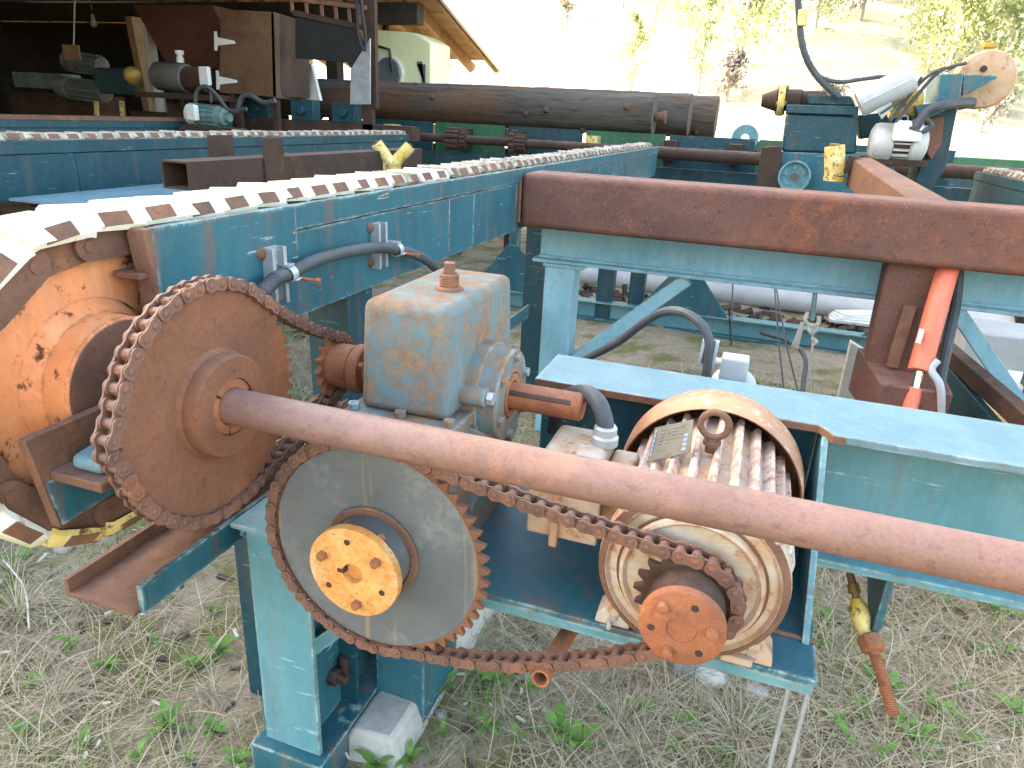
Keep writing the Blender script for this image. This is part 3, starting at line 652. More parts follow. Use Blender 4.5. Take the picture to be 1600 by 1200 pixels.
# ---- motor
mo = thing('electric_motor', 'finned electric motor with flaking white paint, rust and a lifting eye', 'motor', (MX, 1.2, -.845))
m = MB(); m.lathe([(.022,.93),(.022,1.0)], (MX,0,MZ), (0,1,0), 28); part('shaft', m, M['rust_red'], mo)
prof = [(.040,.992),(.050,.986),(.056,.988),(.058,1.000),(.104,1.004),(.110,.998),(.116,1.000),(.118,1.012),(.136,1.016),(.140,1.010),(.152,1.016),(.156,1.026),(.156,1.062),(.148,1.066)]
m = MB(); m.lathe(prof, (MX,0,MZ), (0,1,0), 56); eb = part('end_bell', m, M['motor'], mo)
m = MB(); m.lathe([(.1165,1.0115),(.1165,1.0105),(.121,1.0085),(.1225,1.0115)], (MX,0,MZ), (0,1,0), 56, close=True); part('bell_groove', m, M['rust'], eb)
m = MB(); m.lathe([(.1430,1.012),(.1430,1.0095),(.1545,1.0165),(.1545,1.022)], (MX,0,MZ), (0,1,0), 56, close=True); part('bell_rim', m, M['rust'], eb)
m = MB(); m.lathe([(.144,1.060),(.144,1.375),(.138,1.385)], (MX,0,MZ), (0,1,0), 48); part('frame', m, M['motor'], mo)
NF = 27
for i in range(NF):
    a = 2*math.pi*(i+.5)/NF
    if -2.45 < (a if a < math.pi else a-2*math.pi) < -.70: continue
    ca, sa = math.cos(a), math.sin(a); h = .021
    if abs(a-math.pi) < .34: continue
    m = MB(); u = Vector((ca,0,sa)); w = Vector((-sa,0,ca)); o = Vector((MX,0,MZ))+u*.141
    y0, y1 = 1.064+.012*random.random(), 1.375
    P = [];
    for (yy, hh, tt) in ((y0,.003,.007),(y0+.010,h*.8,.0062),(y0+.03,h,.0058),(y1-.01,h,.0058),(y1,.004,.006)):
        P += [o+Vector((0,yy,0))-w*.0085, o+Vector((0,yy,0))+u*hh-w*tt*.8, o+Vector((0,yy,0))+u*hh+w*tt*.8, o+Vector((0,yy,0))+w*.0085]
    fs = []
    for k in range(4):
        for q in range(4): fs.append((k*4+q, (k+1)*4+q, (k+1)*4+(q+1) % 4, k*4+(q+1) % 4))
    fs += [(0,1,2,3), (19,18,17,16)]
    m.add(P, fs); part('cooling_fin', m, M['fin'], mo, .0022)
# bell ears with bolts
for a in (R_(42), R_(138), R_(-42), R_(222)):
    u = Vector((math.cos(a),0,math.sin(a))); c = Vector((MX,1.045,MZ))+u*.158
    m = MB(); m.cyl(c-Vector((0,.020,0)), c+Vector((0,.03,0)), .017, n=16); part('ear', m, M['motor'], eb, .003)
    m = MB(); m.cyl(c-Vector((0,.030,0)), c-Vector((0,.0203,0)), .0105, n=6); part('bolt', m, M['motor'], eb, .001)
prof = [(.177,1.330),(.181,1.325),(.184,1.331),(.1875,1.385),(.1870,1.418),(.179,1.448),(.160,1.470),(.14,1.476),(.040,1.478)]
m = MB(); m.lathe(prof, (MX,0,MZ), (0,1,0), 64); m.f = [f_ for f_ in m.f if len(f_) == 4 or min(f_) > 64]; fc = part('fan_cover', m, M['fan_cover'], mo)
sm = fc.modifiers.new('solid', 'SOLIDIFY'); sm.thickness = .003
m = MB(); m.lathe([(.150,1.386),(.150,1.40),(.05,1.402)], (MX,0,MZ), (0,1,0), 40); part('rear_bell', m, M['rust_dark'], mo)
# feet
for sx in (-1, 1):
    for (y0, y1) in ((1.030,1.085),(1.29,1.35)):
        P = [(.085,-.115),(.125,-.100),(.150,-.128),(.152,-.147),(.090,-.147)]
        m = MB(); m.prism([(p[0]*sx, p[1]) for p in P], (MX,y0,MZ), (1,0,0), (0,0,1), (0,y1-y0,0)); m.box(MX+sx*.098-.03, MX+sx*.098+.052*sx+ (.03 if sx<0 else -.03)+.0, y0-.014, y1+.004, -.8445, -.830); ft = part('foot', m, M['motor'], mo, .003)
        c = Vector((MX+sx*.118, y0+.008, -.830)); m = MB(); m.cyl(c, c+Vector((0,0,.012)), .0125, n=6); part('bolt', m, M['galv'], ft, .001)
# terminal box on the left with lug, clamp and conduit elbow
tb = part('terminal_box', rbox(-.312,-.188,1.105,1.265,-.725,-.572,.006), M['motor'], mo, .012, 3)
m = MB(); m.box(-.318,-.182,1.093,1.104,-.732,-.565); part('box_cover', m, M['motor'], tb, .004)
m = MB(); m.bar((-.262,1.086,-.548),(-.262,1.086,-.745),.016,.013,(0,1,0)); part('clamp_bar', m, M['fan_cover'], tb, .003)
m = MB(); m.box(-.19,-.14,1.12,1.25,-.70,-.60); part('neck', m, M['motor'], tb, .008)
ce = Vector((-.205,1.20,-.573)); m = MB(); m.lathe([(.026,0),(.026,.016),(.022,.020),(.022,.034),(.019,.038)], ce, (0,0,1), 20); part('conduit_nut', m, M['galv'], tb)
pts = spline([ce+Vector((0,0,.03)), ce+Vector((-.006,.005,.05)), ce+Vector((-.022,.02,.072)), ce+Vector((-.050,.05,.075)), ce+Vector((-.09,.10,.05)), ce+Vector((-.13,.15,.0)), ce+Vector((-.15,.19,-.08))], 8)
m = MB(); m.tube(pts, .0165, 12); part('conduit', m, M['hose'], tb)
# lifting eye
c = at(1117, 664, y=1.19); m = MB(); n = 28
m.tube([c+Vector((math.cos(2*math.pi*i/n)*.024,0,math.sin(2*math.pi*i/n)*.024)) for i in range(n+1)], .0062, 10, False); m.cyl((c.x,c.y,c.z-.027),(c.x,c.y,c.z-.052),.011,n=14); m.cyl((c.x,c.y,c.z-.030),(c.x,c.y,c.z-.037),.016,n=18)
part('lifting_eye', m, M['rust'], mo)
# name plate
A, B, C_, D_ = at(1024,668,y=1.20), at(1084,655,y=1.19), at(1078,707,y=1.135), at(1011,722,y=1.145)
nrm = (B-A).cross(D_-A).normalized(); nrm = nrm if nrm.z > 0 else -nrm
m = MB(); m.add([A,B,C_,D_]+[q-nrm*.0018 for q in (A,B,C_,D_)], [(3,2,1,0),(4,5,6,7),(0,1,5,4),(1,2,6,5),(2,3,7,6),(3,0,4,7)]); npz = part('name_plate', m, M['plate_dark'], mo)
eu = (B-A).normalized(); ev = (D_-A).normalized(); L1, L2 = (B-A).length, (D_-A).length; m = MB()
m2 = MB()
for i in range(5):
    c = A+eu*L1*.90+ev*L2*(.30+.13*i)+nrm*.0006; (m2 if i else m).obox(c, eu, ev, nrm, L1*.045, L2*.042, .0004)
for i in range(6):
    c = A+eu*L1*.06+ev*L2*(.15+.13*i)+nrm*.0006; m2.obox(c, eu, ev, nrm, L1*.02, L2*.05, .0004)
part('print', m2, M['pale_print'], npz)
m = MB()
for r in range(8):
    for k in range(4):
        if random.random() < .5: m.obox(A+eu*L1*(.24+.16*k)+ev*L2*(.14+.10*r)+nrm*.0005, eu, ev, nrm, L1*.05, L2*.012, .0003)
part('print', m, M['shed_grey'], npz)

# ---- front beam with motor bracket
YF, ZT, ZB = 1.40, -.558, -.857; YW = 1.515; FXL = -.42
fb = thing('motor_beam', 'teal wide-flange beam with a cut flange and a motor bracket', 'beam', (.6, 1.5, G))
yr = ZT/-.3412
xc = at(1312,684,y=YF).x
m = MB(); m.prism([(FXL,1.442),(xc-.035,1.442),(xc-.022,1.425),(xc-.008,YF),(3.1,YF),(3.1,yr),(FXL,yr)], (0,0,ZT-.016), (1,0,0), (0,1,0), (0,0,.016)); part('top_flange', m, M['teal_sky'], fb, .0015)
m = MB(); m.prism([(FXL-.0,1.4405),(xc-.036,1.4405),(xc-.023,1.4235),(xc-.012,YF-.0015),(xc+.012,YF-.0015),(xc+.03,YF+.03),(xc,1.47),(FXL,1.47)], (0,0,ZT-.0165), (1,0,0), (0,1,0), (0,0,.0150)); part('torch_cut_edge', m, M['rust'], fb)
m = MB(); m.box(FXL+.001,.1955,YW,YW+.011,ZB+.018,ZT-.0162); part('web', m, M['teal'], fb)  # darker paint here stands in for the shade behind the motor
m = MB(); m.box(.2055,3.1,YW,YW+.011,ZB+.018,ZT-.0162); part('web', m, M['teal_light'], fb)
m = MB(); m.box(.18,3.1,YF,yr,ZB,ZB+.0175); part('bottom_flange', m, M['teal_light'], fb, .0015)
xg = .205
m = MB(); m.box(-.78,xg+.012,1.028,yr-.001,ZB-.0005,ZB+.0120); part('base_plate', m, M['teal'], fb, .0015)
m = MB(); m.box(-.78,xg+.008,1.030,1.042,ZB-.022,ZB-.001); part('base_lip', m, M['teal_light'], fb, .001)
m = MB(); m.add([(xg,1.115,ZB+.0125),(xg,YW-.001,ZB+.0125),(xg,YW-.001,ZT-.0165),(xg,1.425,ZT-.0165),(xg-.009,1.115,ZB+.0125),(xg-.009,YW-.001,ZB+.0125),(xg-.009,YW-.001,ZT-.0165),(xg-.009,1.425,ZT-.0165)],
    [(0,1,2,3),(7,6,5,4),(1,0,4,5),(2,1,5,6),(3,2,6,7),(0,3,7,4)]); part('gusset', m, M['teal_light'], fb)
m = MB(); m.bar((xg-.0045,1.115,ZB+.012),(xg-.0045,1.424,ZT-.016),.012,.004,(0,1,1)); part('gusset_edge', m, M['teal_light'], fb, .001)
m = MB(); m.tube([(xg-.06+.012*i, 1.128+.002*random.uniform(-1,1), ZB+.0125) for i in range(7)], .006, 6); part('weld_bead', m, M['rust'], fb)
m = MB(); m.box(-.78,-.77,1.03,yr-.01,ZB-.12,ZB-.001); part('bracket_end', m, M['teal'], fb, .001)
# lug under the beam on the right
m = MB(); lx = at(1370,930,y=1.45).x
m.prism([(1.41,ZB),(1.60,ZB),(1.57,ZB-.10),(1.45,ZB-.155),(1.41,ZB-.155)], (lx,0,-.0005), (0,1,0), (0,0,1), (.016,0,0)); part('lug', m, M['teal'], fb, .0015)
# legs of the beam outside the view
for x in (2.8,):
    m = MB(); m.box(x,x+.15,YF+.02,yr-.02,G-.05,ZB-.0005); part('leg', m, M['teal'], fb, .002)
m = MB(); m.box(-.77,-.63,1.30,1.52,G-.02,ZB-.001); part('leg', m, M['teal'], fb, .002)
# adjusting rod through the lug
t = thing('adjusting_rod', 'rusty threaded rod with yellow-painted turnbuckle hanging through the lug', 'rod', at(1345,960,y=1.40))
p0, p1, p2, p3, p4 = at(1328,895,y=1.50), at(1338,935,y=1.46), at(1350,985,y=1.42), at(1364,1012,y=1.39), at(1397,1117,y=1.28)
m = MB(); m.tube([p0, p1], .0085, 10); part('rod', m, M['rust'], t)
m = MB(); m.tube([p0.lerp(p1,.45), p0.lerp(p1,.8)], .013, 8); part('lock_nut', m, M['brass'], t)
m = MB(); m.tube([p1, p1.lerp(p2,.35), p1.lerp(p2,.6), p2, p3], [.010,.020,.021,.014,.013], 12); part('turnbuckle', m, M['yellow'], t)
m = MB(); m.tube([p2.lerp(p3,.25), p2.lerp(p3,.35), p3, p3.lerp(p4,.06), p3.lerp(p4,.08)], [.014,.024,.026,.022,.012], 8); part('nut', m, M['rust_red'], t, .002)
q = [p3.lerp(p4, i/60) for i in range(61)]; m = MB(); m.tube(q, [.0125 if i % 2 else .0112 for i in range(61)], 12); part('threaded_rod', m, M['rust_red'], t)
# pipe stub below the base plate
a, b = at(890,985,y=1.10), at(862,1066,y=.93); b = Vector((a.x-.01, .93, b.z)); m = MB(); d = (b-a).normalized()
a = a-d*.2
m.lathe([(.0125,0),(.0165,0),(.0165,(b-a).length),(.0125,(b-a).length)], a, d, 20, close=True)
solo('pipe_stub', m, M['rust_red'], 'short open rusty pipe poking out under the motor bracket', 'pipe')
# two tie wires under the bracket
for px, lb in ((1232, 'thin grey steel cable hanging straight below the motor bracket corner'), (1264, 'thin grey steel cable hanging straight below the motor bracket corner')):
    a = at(px,1075,y=1.04); m = MB(); m.tube([Vector((a.x,a.y,ZB-.0)), Vector((a.x,a.y,G-.03))], .0042, 6); solo('steel_cable', m, M['galv'], lb, 'cable', 0, 'hanging steel cables')
# ------------------------------------------------------------------ conveyors
def conveyor(xr, y0, y1, label, near=False, chain_label=None, mat='teal', seams=(), flip=1, w=.19):
    """box beam along y whose visible side is at xr; flip=-1 shows the left side"""
    s = flip; xl = xr-s*w
    t = thing('conveyor_beam', label, 'conveyor', (xr-s*w/2, (y0+y1)/2, G))
    ed = [y0]+list(seams)+[y1]
    for a, b in zip(ed[:-1], ed[1:]):
        m = MB(); m.box(xr-s*.012, xr, a+.0015, b-.0015, -.475, -.2735); part('side_panel', m, M[mat], t, .0015)
    n = max(1, int((y1-y0)/2.2)); st = (y1-y0)/n
    for i in range(n):
        a = y0+i*st; m = MB(); m.box(xr-s*.012, xr+s*.007, a+.001, a+st-.001, -.2695, -.213); part('top_rail', m, M[mat], t, .0015)
    m = MB(); m.box(xl, xl+s*.012, y0, y1, -.475, -.213); part('side_panel', m, M[mat], t)
    m = MB(); m.box(xl+s*.0125, xr-s*.0125, y0+.0, y1, -.475, -.462); part('bottom_plate', m, M[mat], t)
    m = MB(); m.box(xl+s*.0125, xr-s*.0125, y0+.02, y1, -.285, -.27); part('slide_bed', m, M['rust_dark'], t)
    for y in np.arange(y0+.75, y1, 2.0):
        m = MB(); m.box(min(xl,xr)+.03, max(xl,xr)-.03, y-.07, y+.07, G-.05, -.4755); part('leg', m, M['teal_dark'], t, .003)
    return t
c1s = [at(460,420,x=-1.0).y, at(702,330,x=-1.0).y, at(740,330,x=-1.0).y, at(806,330,x=-1.0).y, 3.25, 4.6, 5.9]
c1 = conveyor(-1.0, .957, 7.15, 'teal box conveyor beam with hose clamped along its side', seams=c1s)
# thick torch-cut end and doubler plate
m = MB(); m.prism([(-.213,.945),(-.224,.940),(-.31,.951),(-.40,.947),(-.478,.956),(-.478,.986),(-.213,.986)], (-1.028,0,0), (0,0,1), (0,1,0), (.040,0,0)); part('cut_end', m, M['rust'], c1, .002)
m = MB(); m.box(-.9995,-.9865,.957,c1s[0],-.477,-.212); part('doubler_plate', m, M['teal'], c1, .0015)
m = MB(); m.box(-1.06,-1.0,.93,1.0,-.30,-.29); part('guide_strip', m, M['rust'], c1, .001)

# padded conveyor chain: top run, wrap round the orange sprocket, slack return
def conveyor_chain(xc, y1, label, loc, wrap=True, flip=1, y0=None, yellow_from=None):
    t = thing('conveyor_chain', label, 'chain', loc); P = .1016; r = .2455; zt = -.236
    pts = []
    if wrap:
        n = int((y1-SY)/P); pts = [Vector((SY+(n-i)*P, zt)) for i in range(n+1)]
        zt_ = zt; a = 0; st = 2*math.asin(P/2/r)
        k = 1
        while a < 3.0:
            a = k*st; pts.append(Vector((SY-math.sin(a)*r, SZ+math.cos(a)*r))); k += 1
        last = pts[-1]; d = Vector((.77,-.62)).normalized()
        for i in range(14):
            d = Vector((.80,-.52)).normalized() if i == 0 else (Vector((.93,-.35)).normalized() if i == 1 else Vector((1,-.10 if i == 2 else .0)).normalized()); pts.append(pts[-1]+d*P)
    else:
        n = int((y1-y0)/P); pts = [Vector((y0+(n-i)*P, zt)) for i in range(n+1)]
    L = P
    def lk(off):
        m = MB()
        for s in (-1, 1): m.prism(bone(L, .026, .026), (0,0,s*off-.004), (1,0,0), (0,1,0), (0,0,.008))
        for x in (0, L): m.cyl((x,0,-.052),(x,0,.052),.0105,n=12); m.cyl((x,0,-.03),(x,0,.03),.02,n=12)
        return m.mesh('link_plate')
    la, lb = lk(.046), lk(.036); la.materials.append(M['rust']); lb.materials.append(M['rust'])
    # pad: slightly cranked white block, sloping nose with a worn brown face
    f = -flip
    prof = [(-.062,.026),(-.060,.047),(.042,.047),(.048,.044),(.061,.023),(.057,.014),(.038,.026)]
    def pad(tilt):
        m = MB(); l0, l1 = -.010, L+.004; k = []
        for (x, dz, sx) in ((l0,-.001,1.0),(l0+.012,.004,1.06),(l1-.012,.004+tilt,1.06),(l1,-.002+tilt,.97)):
            k += [(x, h+dz, zz*sx*f) for zz, h in prof]
        n_ = len(prof); fs = []
        for q in range(3):
            for i in range(n_): fs.append((q*n_+i, q*n_+(i+1) % n_, (q+1)*n_+(i+1) % n_, (q+1)*n_+i))
        fs += [tuple(range(n_))[::-1], tuple(range(3*n_, 4*n_))]
        if f > 0: fs = [q[::-1] for q in fs]
        m.add(k, fs); return m.mesh('pad')
    def wear():
        m = MB(); a, b = Vector((0,.0465,.0495*f)), Vector((0,.0245,.0635*f)); u = (b-a); nr = Vector((0, .014, .022*f)).normalized()
        m.obox(Vector((L*.52,0,0))+(a+b)/2+Vector((0,.0035,0)), (1,0,0), u, nr, L*.29, u.length/2*.96, .0030); return m.mesh('worn_face')
    pA, pB, wr = pad(.004), pad(.007), wear(); pA.materials.append(M['pad']); pB.materials.append(M['pad']); wr.materials.append(M['rust'])
    dA, dB = pA.copy(), pB.copy()
    for q in (dA, dB): q.materials.clear(); q.materials.append(M['pad_dirty'])
    yA = pA.copy(); yA.materials.clear(); yA.materials.append(M['yellow'])
    for i in range(len(pts)-1):
        a, b = pts[i], pts[i+1]; u = Vector((0, b.x-a.x, b.y-a.y)).normalized(); ax = Vector((1,0,0)); v = ax.cross(u)
        if i < 1e9:
            # outward normal: left of travel
            v = Vector((0, u.z, -u.y)) if True else v
        jit = random.uniform(-.012,.012)
        fr = frame(Vector((xc,a.x,a.y)), u, v, u.cross(v))
        inst('link_plate', la if i % 2 else lb, fr, t)
        bot = wrap and i > len(pts)-18
        dirty = random.random() < min(1, max(0, (a.x-1.5)/1.2)) or not wrap
        o = inst('pad', yA if bot else ((dA if i % 3 else dB) if dirty else (pA if i % 3 else pB)), fr @ Matrix.Rotation(jit*1.6, 4, 'Y') @ Matrix.Rotation(random.uniform(-.03,.03), 4, 'Z') @ Matrix.Translation((0, random.uniform(-.002,.003), random.uniform(-.004,.004))), t)
        w_ = bpy.data.objects.new('worn_face', wr); COL.objects.link(w_); w_.parent = o
    return t
conveyor_chain(-1.087, 7.05, 'chunky conveyor chain with worn white pads passing over the orange sprocket', (-1.087,SY,-.6), flip=1)
# orange sprocket under the chain
t = thing('orange_sprocket', 'large orange painted conveyor sprocket with a rusty hub', 'sprocket', (-1.087, SY, SZ))
m = MB(); m.lathe([(.06,-.014),(.222,-.014),(.232,-.008),(.232,.008),(.222,.014),(.06,.014)], (-1.087,SY,SZ), (1,0,0), 64); part('disc', m, M['orange'], t)
m = MB(); m.lathe([(.150,.010),(.136,.030),(.126,.040),(.122,.085),(.118,.088)], (-1.087,SY,SZ), (1,0,0), 56); part('hub_cone', m, M['orange'], t)
m = MB(); m.lathe([(.1165,.084),(.1165,.0895),(.112,.091),(.034,.091)], (-1.087,SY,SZ), (1,0,0), 56); part('hub_face', m, M['rust'], t)
m = MB(); m.lathe([(.13,-.012),(.12,-.085),(.034,-.088)], (-1.087,SY,SZ), (1,0,0), 40); part('hub_cone', m, M['orange'], t)
m = MB(); N = 15
for i in range(N):
    a = 2*math.pi*(i+.5)/N; c = Vector((-1.087, SY+math.cos(a)*.236, SZ+math.sin(a)*.236)); u = Vector((0,math.cos(a),math.sin(a)))
    m.obox(c, u, Vector((0,-u.z,u.y)), (1,0,0), .014, .022, .012)
part('teeth', m, M['rust'], t, .004)
# pillow block and bracket
t = thing('pillow_block', 'blue cast pillow block bearing behind the brown toothed disc', 'bearing', (-.915,SY,-.548))
m = MB(); m.lathe([(.0315,-.045),(.056,-.045),(.066,-.030),(.069,0),(.066,.030),(.056,.045),(.0315,.045)], (-.915,SY,SZ), (1,0,0), 40, close=True); part('housing', m, M['teal_sky'], t)
m = MB(); m.prism([(-.175,-.5475),(.175,-.5475),(.175,-.524),(.09,-.512),(.055,-.48),(-.055,-.48),(-.09,-.512),(-.175,-.524)], (-.945,SY,0), (0,1,0), (0,0,1), (.06,0,0)); part('base', m, M['teal_sky'], t, .009, 3)
for s in (-1,1):
    m = MB(); c = Vector((-.915,SY+s*.135,-.520)); m.cyl(c-Vector((0,0,.01)),c+Vector((0,0,.024)),.017,n=6); part('bolt', m, M['brass'], t, .002)
t = thing('bearing_bracket', 'teal and rusty angle bracket under the blue pillow block', 'bracket', (-.93,1.0,-.7))
def wedge(pts, x0, x1):
    m = MB(); m.prism(pts, (x0,0,0), (0,1,0), (0,0,1), (x1-x0,0,0)); return m
part('web', wedge([(.688,-.650),(1.25,-.615),(1.25,-.5655),(.672,-.5655)], -.990, -.974), M['teal'], t, .002)
part('web_top', wedge([(.672,-.565),(1.25,-.565),(1.25,-.4765),(.660,-.486)], -.990, -.974), M['rust'], t, .002)
m = MB(); m.box(-.9735,-.868,.682,1.06,-.565,-.5485); part('shelf', m, M['rust'], t, .003)
m = MB(); m.bar((-.982,.683,-.650),(-.982,.658,-.487),.017,.004,(0,-1,0)); part('end_edge', m, M['rust'], t, .001)
# chain trough
t = thing('chain_trough', 'rusty open steel channel catching the slack padded chain', 'channel', (-1.09,1.2,-.93))
for a in ((-1.155,-.995,-.925,-.915),):
    m = MB(); m.box(a[0],a[1],.80,3.2,a[2],a[3]); part('floor', m, M['rust'], t, .001)
m = MB(); m.box(-.995,-.985,.815,3.2,-.925,-.862); part('side', m, M['teal'], t, .001)
m = MB(); m.box(-1.165,-1.155,.80,3.2,-.925,-.885); part('side', m, M['rust'], t, .001)
for y in (1.25,2.4):
    m = MB(); m.box(-1.155,-.995,y,y+.06,G-.02,-.9255); part('support', m, M['teal_dark'], t)

# ---- support post in the left foreground
t = thing('support_post', 'faded teal steel column standing on a base beam below the grey disc', 'post', (-.86,1.1,G))
pl_, pr_ = -.944, -.790; yp = 1.06
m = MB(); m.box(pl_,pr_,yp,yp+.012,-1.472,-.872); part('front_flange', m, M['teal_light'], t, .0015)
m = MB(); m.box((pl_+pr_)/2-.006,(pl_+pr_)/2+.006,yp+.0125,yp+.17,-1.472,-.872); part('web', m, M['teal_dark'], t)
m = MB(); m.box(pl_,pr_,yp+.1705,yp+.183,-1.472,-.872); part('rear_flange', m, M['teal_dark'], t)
m = MB(); m.box(pl_-.035,pr_+.02,yp-.006,yp+.19,-.8715,-.860); part('cap_plate', m, M['teal_light'], t, .0015)
m = MB(); m.prism([(yp-.005,-.872),(yp-.005,-.885),(yp+.10,-.99),(yp+.13,-.872)], (pl_-.012,0,0), (0,1,0), (0,0,1), (.010,0,0)); part('side_gusset', m, M['teal'], t, .001)
m = MB(); m.box(pl_-.025,pr_+.02,yp-.03,yp+1.1,G-.03,-1.473); part('base_beam', m, M['teal'], t, .002)
m = MB(); m.box(pl_-.024,pl_-.001,yp+.02,yp+.15,-1.4725,-1.37); part('angle_clip', m, M['teal'], t, .002)
m = MB(); m.box(pr_-.06,pr_-.048,yp+.02,yp+1.1,-1.4725,-1.12); part('side_plate', m, M['teal'], t, .0015)
m = MB(); m.add([(pr_-.045,yp+.03,-1.175),(pr_+.075,yp+.22,-1.115),(pr_+.075,yp+.235,-1.115),(pr_-.045,yp+.045,-1.175),(pr_-.045,yp+.03,-1.225),(pr_+.075,yp+.22,-1.155),(pr_+.075,yp+.235,-1.155),(pr_-.045,yp+.045,-1.225)],
   [(0,1,2,3),(7,6,5,4),(4,5,1,0),(5,6,2,1),(6,7,3,2),(7,4,0,3)]); part('brace', m, M['teal_light'], t, .001)
m = MB(); m.box(pr_-.046,pr_+.075,yp+.237,yp+.25,-1.30,-1.12); part('stiffener', m, M['teal'], t, .001)
c = Vector((pr_-.047,yp+.13,-1.355)); m = MB(); m.cyl(c,c+Vector((.02,0,0)),.022,n=6); m.cyl(c,c+Vector((.045,0,0)),.011,n=12); part('anchor_bolt', m, M['rust_dark'], t, .001)
m = MB(); m.cyl(c+Vector((.02,.03,-.03)),c+Vector((.02,.03,.04)),.012,n=10); part('anchor_bolt', m, M['rust_dark'], t, .001)
m = MB(); m.add([(-.855,1.14,G-.08),(-.60,1.16,G-.08),(-.58,1.95,G-.08),(-.855,1.95,G-.08),(-.765,1.16,-1.475),(-.655,1.17,-1.478),(-.64,1.93,-1.475),(-.765,1.93,-1.478)],
   [(3,2,1,0),(4,5,6,7),(0,1,5,4),(1,2,6,5),(2,3,7,6),(3,0,4,7)])
solo('concrete_footing', m, M['concrete'], 'pale grey concrete footing block beside the teal column base', 'footing', .012)

# ---- flexible conduit clamped to the beam
def strut(parent, p, h):
    """short slotted channel standing on the beam's side at p (its top)"""
    m = MB(); x = -.9865 if p.y < c1s[0] else -.9995
    prof = [(0,-.024),(.028,-.024),(.028,-.014),(.024,-.014),(.024,-.020),(.004,-.020),(.004,.020),(.024,.020),(.024,.014),(.028,.014),(.028,.024),(0,.024)]
    m.prism(prof, (x+.0005,p.y,p.z-h), (1,0,0), (0,1,0), (0,0,h)); s = part('strut_channel', m, M['galv'], parent, .0006)
    m = MB()
    for z in (p.z-.012, p.z-h+.02): m.lathe([(.004,.012),(.012,.007),(.016,0)], (x,p.y-.026,z), (1,0,0), 8)
    part('weld', m, M['rust'], s)
    return s
cd = thing('flexible_conduit', 'dark ribbed conduit held by two galvanised clamps on the teal beam', 'hose', (-.96,1.4,-.35))
sA = strut(cd, at(420,385,x=-.985), .125); sB = strut(cd, at(592,348,x=-.985), .125)
cl1, cl2 = at(452,428,x=-.955), at(620,390,x=-.955)
pts = spline([at(405,462,x=-.93), at(418,448,x=-.94), at(436,432,x=-.952), cl1, at(490,408,x=-.955), at(540,394,x=-.955), at(585,387,x=-.955), cl2, at(655,400,x=-.952), at(680,418,x=-.945), at(705,445,x=-.93), at(722,480,x=-.90), at(730,520,x=-.87)], 8)
rr = []
for i in range(len(pts)): rr.append(.0150)
m = MB(); m.tube(pts, rr, 14); part('hose', m, M['hose'], cd)
m = MB()
for i in range(2, 14):
    u = (pts[i+1]-pts[i]).normalized(); m.lathe([(.0162,-.0022),(.0168,0),(.0162,.0022)], pts[i], u, 14)
part('ribs', m, M['hose'], cd)
for c, s in ((cl1, sA), (cl2, sB)):
    m = MB(); n = 22
    u = Vector((0,.97,.12)).normalized()
    m.lathe([(.0168,-.010),(.0195,-.010),(.0195,.010),(.0168,.010)], c, u, 24, close=True)
    m.obox(c+Vector((-.012,-.002,.021)), (1,0,0), u, (0,0,1), .022, .010, .0018); m.obox(c+Vector((.014,0,-.012)), (1,0,.3), u, (-.3,0,1), .012, .0095, .0016); k = part('clamp', m, M['galv'], cd, .0006)
    b0 = c+Vector((.012,.020,-.012)); d = Vector((.9,.35,-.12)).normalized(); m = MB(); m.cyl(b0, b0+d*.040, .0042, n=8); m.cyl(b0+d*.036, b0+d*.046, .0085, n=6); part('bolt', m, M['rust_red'], k)
# ------------------------------------------------------------------ table behind: rusty cross beam, frames, rams
YB = 2.98
zb0, zb1 = -.1542*YB, -.0760*YB
t = thing('cross_beam', 'big rusty square steel tube crossing in front of the pale blue beam', 'beam', (.3,YB+.1,zb0))
m = MB(); m.box(-.985,1.75,YB,YB+.235,zb0,zb1); part('tube', m, M['rust_beam'], t, .026, 4)
m = MB(); m.tube([(-.993,YB+.01+.004*random.random(),zb0+.02+i*.011) for i in range(19)], [.007+.003*random.random() for i in range(19)], 7); part('weld_bead', m, M['rust'], t)
# pale blue I-beam under/behind with post and braces
YI = 3.27; zi0 = -.2022*YI; xi0 = -.3005*YI
t = thing('steel_trestle', 'pale blue I-beam on a box post with a diagonal brace behind the rusty tube', 'frame', (-.85,YI+.1,G))
m = MB(); m.box(xi0,2.2,YI+.06,YI+.072,zi0+.016,-.27); part('web', m, M['pale_blue'], t)
m = MB(); m.box(xi0-.022,2.2,YI,YI+.135,zi0,zi0+.0155); part('bottom_flange', m, M['pale_blue'], t, .003)
m = MB(); m.tube([(xi0+.003,YI+.058,zi0+.018),(2.2,YI+.058,zi0+.018)], .012, 8); part('root_fillet', m, M['pale_blue'], t)
m = MB(); m.box(xi0,2.2,YI,YI+.135,-.2695,-.255); part('top_flange', m, M['pale_blue'], t, .003)
xp0, xp1 = at(850,440,y=YI).x, at(896,440,y=YI).x
m = MB(); m.box(xp0-.008,xp1+.045,YI-.012,YI+.15,zi0-.016,zi0-.0005); part('cap_plate', m, M['pale_blue'], t, .002)
m = MB(); m.box(xp0,xp1,YI+.0,YI+.135,G-.05,zi0-.0165); part('post', m, M['pale_blue'], t, .004)
a, b = at(905,556,y=YI+.05), at(1068,440,y=YI+.05); d = (b-a).normalized(); m = MB(); m.bar(a-d*.25, b+d*.02, .06, .055, (0,1,0)); part('brace', m, M['pale_blue'], t, .003)
a, b = at(1600,640,y=YI+.05), at(1497,490,y=YI+.05); d = (b-a).normalized(); m = MB(); m.bar(a-d*.3, b+d*.02, .06, .06, (0,1,0)); part('brace', m, M['pale_blue'], t, .003)
